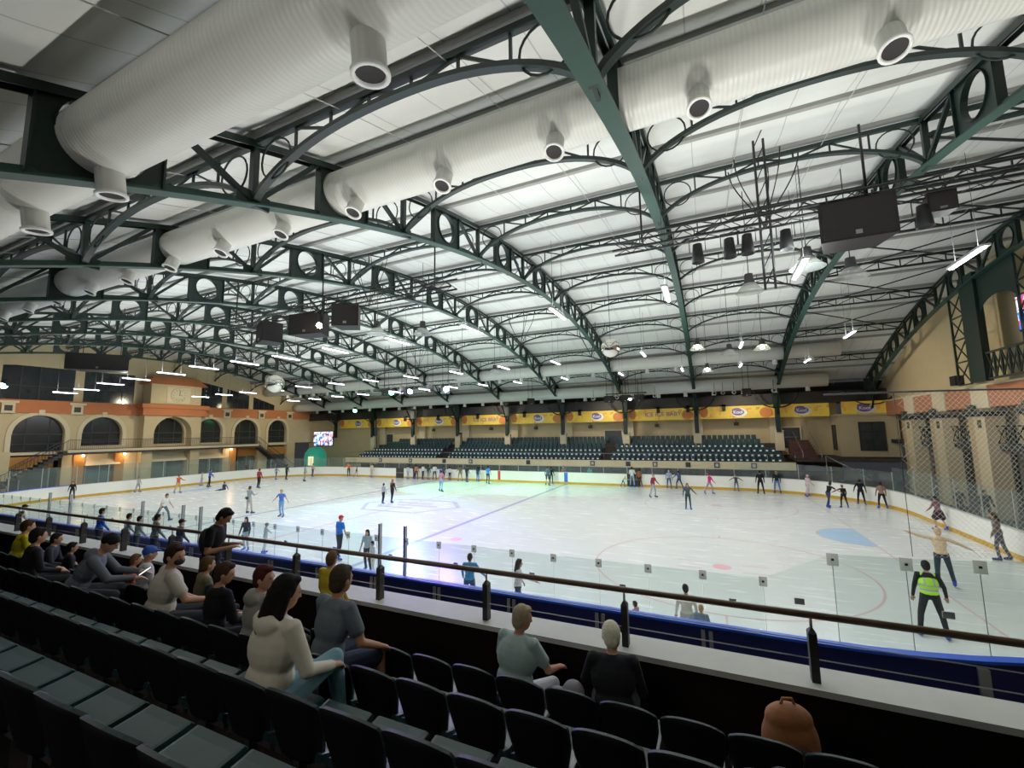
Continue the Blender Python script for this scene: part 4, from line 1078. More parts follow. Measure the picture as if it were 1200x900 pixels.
b = MB(); b.tube([(-45, 4.68, 3.15), (12, 4.68, 3.15)], .005, 5); b.tube([(-45, 4.68, 3.0), (12, 4.68, 3.0)], .005, 5); inv(b.build('wire', STEEL, hr), hr)
b = MB(); b.box(-.032, .032, -.045, .045, -.02, .40); b.add([(-.032,-.045,.40),(.032,-.045,.40),(.032,.045,.40),(-.032,.045,.40),(0,0,.45)], [(0,1,4),(1,2,4),(2,3,4),(3,0,4)])
b.tube([(0, 0, .40), (0, 0, .54)], .012, 6, 1); psm = b.mesh('post', [PST, STEEL])
for i in range(-25, 6): o = link('post', psm, hr, (.70+1.61*i+10, 0, 0))
# near seats
SEAT = mat('seat_shell', (.006, .007, .009), .6, 0, .15, .2, 5); SEDG = mat('seat_teal_front', (.013, .038, .04), .35, 0, .5, .15, 5)
def seat_meshes():
    b = MB(); W = .218; n = 10; rows_ = []
    # backrest: curved shell, rounded top corners, tapering down
    for j in range(9):
        v = j/8; z = .41+.41*v; half = W*(.80+.2*min(1, v*2.2)) if v < .7 else W*(1, .99, .95)[j-6]
        rows_.append([(half*(2*k/n-1) if j < 8 else half*(2*k/n-1), -.0+.075*abs(2*k/n-1)**3-.10*v, z-.075*v**4*abs(2*k/n-1)**3) for k in range(n+1)])
    vs = []; 
    for t in (0, -.022):
        for r_ in rows_: vs += [(x, y+t, z) for x, y, z in r_]
    m = n+1; fs = []; mi = []
    N = 9*m
    b.add(vs, [(j*m+k, j*m+k+1, (j+1)*m+k+1, (j+1)*m+k) for j in range(8) for k in range(n)], 1, True)
    o2 = len(b.v)-len(vs)
    q = [tuple(N+i+o2 for i in (j*m+k, (j+1)*m+k, (j+1)*m+k+1, j*m+k+1)) for j in range(8) for k in range(n)]
    for f in q: b.f.append(f); b.m.append(0); b.sm.append(True)
    for j in range(8):
        for k in (0, n): b.f.append((o2+j*m+k, o2+(j+1)*m+k, o2+N+(j+1)*m+k, o2+N+j*m+k)); b.m.append(2); b.sm.append(False)
    for k in range(n): b.f.append((o2+8*m+k, o2+8*m+k+1, o2+N+8*m+k+1, o2+N+8*m+k)); b.m.append(2); b.sm.append(False)
    back = b.mesh('backrest', [SEAT, SEDG, mat('seat_rim', (.012, .026, .028), .5, 0, .25)])
    b = MB(); P_ = []
    prof = [(.02, .46), (.1, .43), (.25, .425), (.38, .44), (.43, .45), (.45, .43), (.44, .40), (.38, .395), (.1, .39), (.02, .41)]
    b.sweep([(y, z) for y, z in prof], [((x, 0, 0 if abs(x) < .19 else -.005), (0, 1, 0), (0, 0, 1)) for x in (-.2, -.18, 0, .18, .2)])
    pan = b.mesh('seat_pan', SEDG)
    b = MB(); b.box(-.03, .03, -.02, .2, .0, .05); b.box(-.025, .025, .02, .08, .0, .42); b.box(-.2, .2, .03, .08, .36, .40); leg = b.mesh('support_bracket', DARK)
    return back, pan, leg
sb, sp_, sl = seat_meshes()
spro = thing('stadium_chair', 'x', 'chair'); link('backrest', sb, spro); link('seat_pan', sp_, spro); link('support_bracket', sl, spro)
first = True
rn = ['front row', 'second row', 'third row', 'fourth row']
for i in range(4):
    x0 = [2.0, .68, -.09, -.63][i]; j = 0; x = x0
    while x > [-18, -14, -10, -6][i]:
        P_ = (x, RY[i]+.05, RF[i])
        if inview((P_[0], P_[1], P_[2]+.85), 40) or inview((P_[0], P_[1]+.3, P_[2]+.45), 30):
            lab = 'dark plastic stadium seat in the %s of the near stand' % rn[i]
            grp = 'near stand seats in the '+rn[i]
            lab = 'dark plastic stadium seat, %s from the right in the near stand %s' % (ordn(j), rn[i]); grp = 'near stand seats in the '+rn[i]; j += 1
            if first: spro.location = P_; spro['label'] = lab; spro['group'] = grp; first = False
            else: dup(spro, P_, 0, lab, grp)
        x -= .45
# ------------------------------------------------------------------ people
def dv(f, o, sd):
    f, o = math.radians(f), math.radians(o)
    return Vector((sd*math.sin(o), math.cos(o)*math.sin(f), -math.cos(o)*math.cos(f)))
def cm(c, kind='cloth'):
    q = {'hair': (.35, 45., .6), 'cloth': (.14, 9., .35)}.get(kind, (.08, 9., 0))
    return mat('%s_%s' % (kind, c.lstrip('#')), c, .85 if kind != 'skin' else .55, 0, .2, q[0], q[1], None, 0, q[2])
def remesh(b, vox, sm=2, name='body'):
    me = b.mesh(name, []) ; o = bpy.data.objects.new('tmp', me); COL.objects.link(o)
    m = o.modifiers.new('r', 'REMESH'); m.mode = 'VOXEL'; m.voxel_size = vox; m.use_smooth_shade = True
    if sm: m = o.modifiers.new('s', 'SMOOTH'); m.iterations = sm; m.factor = .5
    dg = bpy.context.evaluated_depsgraph_get(); r = bpy.data.meshes.new_from_object(o.evaluated_get(dg)); r.name = name
    bpy.data.objects.remove(o); bpy.data.meshes.remove(me); return r
def person(loc, face, H, top, bot, hair='short', hcol='#2a1d15', skin='#b98a6c', arms=((8, 12, 15), (8, 12, 15)), legs=((4, 5, 8), (-4, 5, 8)), lean=4, slean=0, head=(0, 0), sleeve='long', bottom='long', shoe='#2440a8', skates=True, sit=False, label='', fat=1., near=False, group=None, vest=None, hood=False, mask=False, prop=None, vox=None, cat='person'):
    s = H/1.75; b = MB(); PR = []   # PR: (kind, data, matindex)
    mats = [cm(skin, 'skin'), cm(top), cm(bot), cm(shoe, 'boot'), cm(hcol, 'hair')]
    def cp(p, r1, q, r2, mi): b.caps(p, r1*s, q, r2*s, 0, 12 if near else 8); PR.append(('c', (Vector(p), r1*s, Vector(q), r2*s), mi))
    def el(c, r, mi, R=None): b.ell(c, [x*s for x in r], R, 0, 14 if near else 10, 10 if near else 7); PR.append(('e', (Vector(c), [x*s for x in r], R), mi))
    P = Vector((0, 0, .93*s)) if not sit else Vector((0, 0, .43+.11*s))
    T = Matrix.Rotation(-math.radians(lean), 3, 'X') @ Matrix.Rotation(math.radians(slean), 3, 'Y')
    def tp(x, y, z): return P+T @ Vector((x*s, y*s, z*s))
    # legs
    feet = []
    for sd, (f, o_, k) in ((-1, legs[0]), (1, legs[1])):
        hip = P+Vector((sd*.09*s*fat, 0, -.03*s)); th = dv(f, o_, sd); sh = dv(f-k, o_*.6, sd)
        kn = hip+th*.43*s; an = kn+sh*.41*s
        fd = Vector((sd*.25, math.cos(math.radians(min(60, max(-60, f-k)))), math.sin(math.radians(max(-60, min(30, f-k)))))).normalized() if not sit else Vector((sd*.15, 1, -.05)).normalized()
        if bottom == 'skirt': cp(hip, .12, hip+th*.3*s, .17, 2); cp(hip+th*.2*s, .07, kn, .055, 0); cp(kn, .055, an, .04, 0)
        elif bottom == 'shorts': cp(hip, .1*fat, hip+th*.36*s, .082*fat, 2); cp(hip+th*.36*s, .066, kn, .056, 0); cp(kn, .056, kn+sh*.14*s, .06, 0); cp(kn+sh*.14*s, .06, an, .037, 0)
        else: cp(hip, .1*fat, kn, .068, 2); cp(kn, .066, kn+sh*.14*s, .064, 2); cp(kn+sh*.14*s, .064, an, .052, 2)
        cp(an, .047, an+Vector((0, 0, -.03*s)), .05, 3); hl = an+Vector((0, 0, -.05*s))-fd*.03*s; cp(hl, .042, hl+fd*.17*s, .036, 3)
        feet.append((an, fd))
    # torso
    el(P+Vector((0, 0, .0)), (.165*fat, .12*fat, .13), 2, None); el(tp(0, 0, .1), (.15*fat, .11*fat, .14), 1, T); el(tp(0, .005, .29), (.172*fat, .118*fat, .2), 1, T)
    el(tp(0, -.01, .40), (.16, .09, .09), 1, T); cp(tp(-.135, 0, .425), .062, tp(.135, 0, .425), .062, 1)
    if bottom != 'x': el(tp(0, 0, .02), (.172*fat, .128*fat, .085), 1, T)
    if hood: el(tp(0, -.075, .44), (.12, .07, .075), 1, T)
    # arms
    hands = []
    for sd, a in ((-1, arms[0]), (1, arms[1])):
        f, o_, e = a[:3]; o2 = a[3] if len(a) > 3 else o_*.5
        S = tp(sd*.175, 0, .425); ud = dv(f, o_, sd); ld = dv(f+e, o2, sd); E_ = S+ud*.28*s; W_ = E_+ld*.24*s
        ums = 1 if sleeve != 'none' else 0
        if sleeve == 'short': cp(S, .062*min(fat, 1.1), S+ud*.17*s, .06*min(fat, 1.12), 1); cp(S+ud*.17*s, .044, E_, .04, 0); cp(E_, .042, W_, .028, 0)
        elif sleeve == 'none': cp(S, .05, E_, .038, 0); cp(E_, .04, W_, .028, 0)
        else: cp(S, .06*min(fat, 1.12), E_, .052, 1); cp(E_, .05, W_, .038, 1)
        # hand: palm, four fingers, thumb
        d, a_, n_ = b.frame(ld); 
        pl = W_+d*.05*s; cp(W_+d*.02*s-a_*.012*s, .024, pl+d*.035*s-a_*.015*s, .022, 0); cp(W_+d*.02*s+a_*.012*s, .024, pl+d*.035*s+a_*.018*s, .021, 0)
        for q, L in enumerate((.062, .075, .070, .052)):
            base = pl+d*.04*s+a_*(.030-.020*q)*s; kn1 = base+(d-n_*.25).normalized()*L*.55*s; tip = kn1+(d-n_*.8).normalized()*L*.5*s
            cp(base, .0095, kn1, .009, 0); cp(kn1, .009, tip, .0075, 0)
        tb_ = pl-a_*sd*.02*s; cp(tb_-d*.02*s, .013, tb_+(d*.6-a_*sd*.6-n_*.2).normalized()*.055*s, .009, 0)
        hands.append(pl+d*.03*s)
    # neck, head
    nb = tp(0, .0, .46); Rh = Matrix.Rotation(-math.radians(head[1]), 3, 'Z') @ Matrix.Rotation(-math.radians(lean*.4+head[0]), 3, 'X')
    hc = tp(0, .0, .50)+Rh @ Vector((0, .02*s, .125*s)); hv = lambda x, y, z: hc+Rh @ Vector((x*s, y*s, z*s))
    cp(nb, .055, hv(0, -.015, -.05), .05, 0); el(hc, (.076, .092, .112), 0, Rh); el(hv(0, .03, -.062), (.052, .052, .05), 0, Rh)
    cp(hv(0, .088, .0), .010, hv(0, .100, -.03), .014, 0)
    for sd in (-1, 1): el(hv(sd*.078, -.005, -.01), (.012, .02, .03), 0, Rh)
    if near: cp(hv(-.03, .084, .022), .010, hv(.03, .084, .022), .010, 0); cp(hv(-.02, .078, -.06), .008, hv(.02, .078, -.06), .008, 0)
    vx = vox or (.011 if near else .017)
    if not near: vx *= 1.15
    me = remesh(b, vx*(1 if near else s), 7 if near and vx < .0105 else 3 if near else 1, 'person')
    # classify faces
    nf = len(me.polygons); C = np.empty(nf*3); me.polygons.foreach_get('center', C); C = C.reshape(-1, 3)
    best = np.full(nf, 1e9); mi = np.zeros(nf, int)
    for kd, dt, m_ in PR:
        if kd == 'c':
            p, r1, q, r2 = dt; p = np.array(p); q = np.array(q); d = q-p; L2 = max(1e-9, d@d); t = np.clip(((C-p)@d)/L2, 0, 1)
            dd = np.linalg.norm(C-(p+t[:, None]*d), axis=1)-(r1+(r2-r1)*t)
        else:
            c, r, R = dt; D = C-np.array(c)
            if R is not None: D = D@np.array(R)
            k = np.linalg.norm(D/np.array(r), axis=1); dd = (k-1)*min(r)
        w = dd < best; best[w] = dd[w]; mi[w] = m_
    for m_ in mats: me.materials.append(m_)
    me.polygons.foreach_set('material_index', mi.astype(np.int32)); me.polygons.foreach_set('use_smooth', [True]*nf); me.update()
    # ground
    zo = 0
    if not sit:
        V = np.empty(len(me.vertices)*3); me.vertices.foreach_get('co', V); zo = V.reshape(-1, 3)[:, 2].min()-(.035*s if skates else 0)
    root = link('person', me, None, (loc[0], loc[1], loc[2]-zo if not sit else loc[2]), (0, 0, -math.radians(face)))
    tag(root, label, cat, group)
    # hair
    hb_ = MB(); HR = mats[4]
    if hair in ('short', 'long', 'bun'):
        hb_.ell(hv(0, -.018, .022), (.089*s, .094*s, .112*s), Rh)
        hb_.ell(hv(0, .045, .085), (.058*s, .04*s, .03*s), Rh)
        if hair != 'short' or True: hb_.ell(hv(0, -.045, -.03), (.078*s, .062*s, .075*s), Rh)
    if hair == 'long':
        hb_.caps(hv(0, -.05, -.02), .085*s, hv(0, -.085, -.2), .075*s); hb_.caps(hv(-.06, -.02, 0), .042*s, hv(-.08, -.045, -.21), .038*s); hb_.caps(hv(.06, -.02, 0), .042*s, hv(.08, -.045, -.21), .038*s)
    if hair == 'bun': hb_.ell(hv(0, -.1, .05), (.04*s, .04*s, .04*s), Rh)
    if hair in ('cap', 'hat', 'beanie'):
        hb_.ell(hv(0, -.01, .035), (.088*s, .1*s, .092*s), Rh)
        if hair == 'cap': hb_.caps(hv(-.03, .09, .035), .022*s, hv(-.02, .14, .025), .014*s); hb_.caps(hv(.03, .09, .035), .022*s, hv(.02, .14, .025), .014*s)
        if hair == 'hat': hb_.ell(hv(0, 0, .04), (.15*s, .15*s, .016*s), Rh)
    if hb_.v:
        hm = remesh(hb_, .009 if near else .014*s, 2, 'hair'); hm.materials.append(HR)
        hm.polygons.foreach_set('use_smooth', [True]*len(hm.polygons)); link('hair' if hair in ('short', 'long', 'bun') else 'cap', hm, root)
    if near:
        for sd in (-1, 1):
            q = MB(); q.ell(hv(sd*.03, .082, .003), (.010*s, .006*s, .007*s), Rh); q.build('eye', mat('eye_dark', (.02, .015, .012), .2), root)
    if mask:
        q = MB(); q.ell(hv(0, .062, -.05), (.06*s, .048*s, .045*s), Rh); q.build('face_mask', BLACK, root)
    if skates and not sit:
        for an, fd in feet:
            q = MB(); f_ = fd; base = an+Vector((0, 0, -.05*s))
            q.caps(base+Vector((0, 0, .09*s)), .055*s, base-f_*.02*s, .05*s); q.caps(base-f_*.03*s+Vector((0,0,-.0)), .048*s, base+f_*.16*s, .04*s)
            u_ = Vector((0, 0, -1)); q.bar(base-f_*.07*s+u_*.062*s, base+f_*.2*s+u_*.062*s, .006, .04*s, 1); q.bar(base-f_*.05*s+u_*.045*s, base+f_*.17*s+u_*.045*s, .03*s, .02*s, 1)
            q.build('skate', [cm(shoe, 'boot'), STEEL], root)
    if vest:
        q = MB(); q.ell(tp(0, .003, .22), (.19*s, .138*s, .23*s), T, 0, 20, 12); q.caps(tp(-.1, 0, .42), .07*s, tp(.1, 0, .42), .07*s); q.ell(tp(0, 0, .05), (.18*s, .14*s, .1*s), T)
        vm = remesh(q, .012, 2, 'vest'); vm.materials.append(mat('hi_vis_lime', (.42, .85, .02), .6, emis=(.35, .8, .02), es=.12)); vm.materials.append(mat('grey_reflective', (.45, .47, .45), .4))
        Ti = np.array(T.transposed())
        for f_ in vm.polygons:
            c = Ti@(np.array(f_.center)-np.array(P))/s
            if abs(c[2]-.1) < .022 or (abs(c[2]-.2) < .02) or (abs(abs(c[0])-.085) < .018 and c[2] > .2): f_.material_index = 1
            f_.use_smooth = True
        link('hi_vis_vest', vm, root)
    if prop: prop(root, hands, s)
    return root
def phone(root, hands, s):
    w = root.matrix_basis @ ((hands[0]+hands[1])/2)
    b = MB(); b.box(-.035, .035, -.075, .075, 0, .008); b.box(-.032, .032, -.07, .07, .008, .01, 1)
    o = b.build('phone', [BLACK, mat('lit_phone_screen', (.8, .85, .9), noise=0, emis=(.8, .9, 1), es=2.5)], None, w+Vector((0, .02, .03))); o.rotation_euler = (math.radians(35), 0, root.rotation_euler[2])
    tag(o, 'lit mobile phone held by the %s' % PH, 'phone')
PH = 'person'
def backpack(root, hands, s):
    b = MB(); b.ell((0, -.07*s, 1.18*s), (.13*s, .08*s, .19*s), None, 0, 14, 10); m_ = remesh(b, .015, 1, 'backpack'); m_.materials.append(BLACK)
    o = link('backpack', m_, None, root.location, root.rotation_euler); tag(o, 'black backpack worn by the standing man in black', 'backpack')
PE = person
A0 = ((6, 10, 15), (6, 10, 15))
SIT = ((84, 8, 88), (84, 8, 88)); LAP = ((12, 10, 58, -22), (12, 10, 58, -22))
def seated(x, row, H, top, bot, label, face=0, dy=.24, **k):
    k.setdefault('arms', LAP); k.setdefault('legs', SIT); k.setdefault('shoe', '#1c1c1e'); k.setdefault('lean', 6); k.setdefault('near', True)
    return PE((x, RY[row]+dy, RF[row]), face, H, top, bot, sit=True, skates=False, label=label, **k)
seated(-2.84, 2, 1.78, '#cbc4b2', '#6d93a3', 'woman in cream hoodie with long black hair seated in the third row', 6, hair='long', hcol='#0c0a0a', hood=True, legs=((84, 6, 80), (104, 2, 96)), arms=((10, 14, 50, -15), (12, 20, 58, -14)), fat=1.24, head=(8, 18), vox=.009)
seated(-3.24, 1, 1.9, '#59646b', '#20263a', 'man in grey t-shirt and navy shorts seated behind the cream hoodie woman\'s view', 8, hair='short', hcol='#3a2e24', sleeve='short', bottom='shorts', skin='#b07d5e', fat=1.08, lean=12, arms=((14, 14, 50, -15), (10, 22, 52, -8)), dy=.28, vox=.009).__setitem__('label', 'man in grey t-shirt and navy shorts seated right of the black haired woman')
PE((-4.55, 4.2, RF[0]), 0, 1.38, '#c2a82a', '#2a2d33', 'short', '#5a4330', label='small child in yellow top standing by the parapet beyond the grey t-shirt man', skates=False, shoe='#333333', near=True)
seated(-4.16, 1, 1.74, '#85857c', '#1c1c20', 'woman in grey fleece with dark red hair seated in the second row', 12, hair='short', hcol='#3c1512', fat=1.12, head=(0, 55), hood=True, vox=.009)
seated(-4.81, 1, 1.66, '#101214', '#15151a', 'boy in black top with short brown hair seated left of the grey fleece woman', 5, hair='short', hcol='#35231a', head=(10, 40))
seated(-5.81, 1, 1.86, '#b5ada0', '#22252c', 'large man in cream t-shirt and black face mask seated in the second row', 18, hair='short', hcol='#2b1c14', sleeve='short', fat=1.28, mask=True, head=(5, 50), lean=10, arms=((12, 24, 50, -10), (26, 24, 50, -8)), vox=.009)
seated(-6.44, 0, 1.6, '#6e6b52', '#2b2b2b', 'person in olive top seated in the front row below the standing man', 15, hair='short', hcol='#4a3a22')
PE((-6.98, 4.18, RF[0]), 55, 1.84, '#0c0d10', '#15161a', 'short', '#140f0c', label='tall man in black t-shirt standing in the front row looking at his hands', skates=False, shoe='#18181a', near=True, sleeve='short', skin='#9a6e52', head=(32, 0), lean=8, arms=((-2, 8, 98, -24), (-2, 8, 98, -24)), vox=.009, prop=backpack)
seated(-7.88, 0, 1.62, '#b9b9b4', '#4a6f9a', 'child in pale striped top and blue cap seated in the front row', 20, hair='cap', hcol='#2c4fa0', sleeve='short')
PH = 'man in grey hoodie'
seated(-7.83, 1, 1.9, '#585f66', '#33363b', 'man in grey hoodie and dark beanie hunched over in the second row', 35, hair='beanie', hcol='#131214', hood=True, lean=30, head=(15, 10), arms=((35, 10, 45, -14), (35, 10, 45, -14)), prop=phone, fat=1.1, vox=.009)
seated(-8.41, 0, 1.28, '#c4552a', '#2c2c30', 'child in bright orange top seated in the front row by the grey hoodie man', 30, hair='short', hcol='#6e4c33', lean=18)
seated(-12.33, 0, 1.78, '#b3a018', '#1d1d20', 'person in yellow t-shirt seated near the left edge of the front row', 10, hair='short', hcol='#3b2618', sleeve='short', lean=12)
seated(-11.07, 0, 1.5, '#2a2b30', '#9a9a98', 'person in dark top and pale trousers seated right of the yellow t-shirt person', 35, hair='short', hcol='#1a1412', lean=14)
seated(-10.26, 0, 1.3, '#141518', '#1d1d22', 'small person in dark clothes seated between the pale trousers and orange top', 20, hair='short', hcol='#15110f')
seated(-1.75, 0, 1.66, '#93a8a6', '#b9bcc4', 'older woman in pale blue t-shirt with greyish blonde hair in the front row', 12, hair='short', hcol='#9a8b72', sleeve='short', skin='#b97f66', fat=1.3, lean=12, head=(3, 35), arms=((8, 15, 55, -15), (24, 20, 48, -6)), vox=.009)
seated(-0.85, 0, 1.62, '#1b1d22', '#15161b', 'older person in dark jacket with white blonde hair in the front row', -10, hair='short', hcol='#e6dcc0', skin='#b98a6c', fat=1.18, lean=14, head=(6, -10), arms=((26, 18, 44, -4), (10, 16, 60, -12)), vox=.009)
seated(-9.18, 1, 1.7, '#17181c', '#1a1a1e', 'person in black seated left of the grey hoodie man in the second row', 10, hair='short', hcol='#17110e')
# people standing beyond the parapet on the players bench platform
b = MB(); b.box(-27.5, -14.5, 6.4, 9.3, -.04, .8); b.build('platform', mat('bench_plinth', (.25, .24, .2), .7)); bo = bpy.data.objects['platform']; tag(bo, 'low beige platform of the bench area behind the near left boards', 'platform')
for i, (x, w_) in enumerate(((-21.5, 2.6), (-18.3, 3.2))):
    b = MB(); b.add([(x, 7.0, 1.25), (x+w_, 7.0, 1.25), (x+w_, 7.9, 1.5), (x, 7.9, 1.5), (x, 7.0, .8), (x+w_, 7.0, .8), (x+w_, 7.9, .8), (x, 7.9, .8)], [(0,1,2,3),(0,4,5,1),(3,2,6,7),(0,3,7,4),(1,5,6,2)])
    tag(b.build('bench_cover', mat('bright_blue_cover', (.02, .12, .6), .4)), 'sloping bright blue bench cover on the platform, %s one' % ('left', 'right')[i], 'bench')
for x, y, H, c, bt_, lb, hr_ in ((-20.5, 8.3, 1.72, '#2f55a8', '#2a2a30', 'person in blue shirt standing on the bench platform', 'short'), (-19.3, 8.6, 1.55, '#8d948e', '#3a3d44', 'person in grey green top on the bench platform, second from the left', 'short'), (-18.6, 8.6, 1.5, '#7f8a80', '#3a3d44', 'person in faded green top on the bench platform beside a door post', 'short'),
      (-17.1, 8.4, 1.7, '#6b6f60', '#2d2f36', 'person in olive grey top on the bench platform, near its right end', 'short'), (-15.9, 8.5, 1.6, '#3c3f48', '#2d2f36', 'person in dark slate top at the right end of the bench platform', 'cap'), (-26.0, 8.0, 1.6, '#c4c4bd', '#2d2f36', 'person in white shirt and black cap at the left end of the bench platform', 'cap'), (-24.9, 7.6, 1.45, '#b9b9b2', '#2d2f36', 'dark haired child in white shirt beside the black capped person', 'short')):
    PE((x, y, .8), 10, H, c, bt_, hr_, '#14110f', label=lb, skates=False, shoe='#222222', arms=((6, 10, 18), (10, 12, 25)))
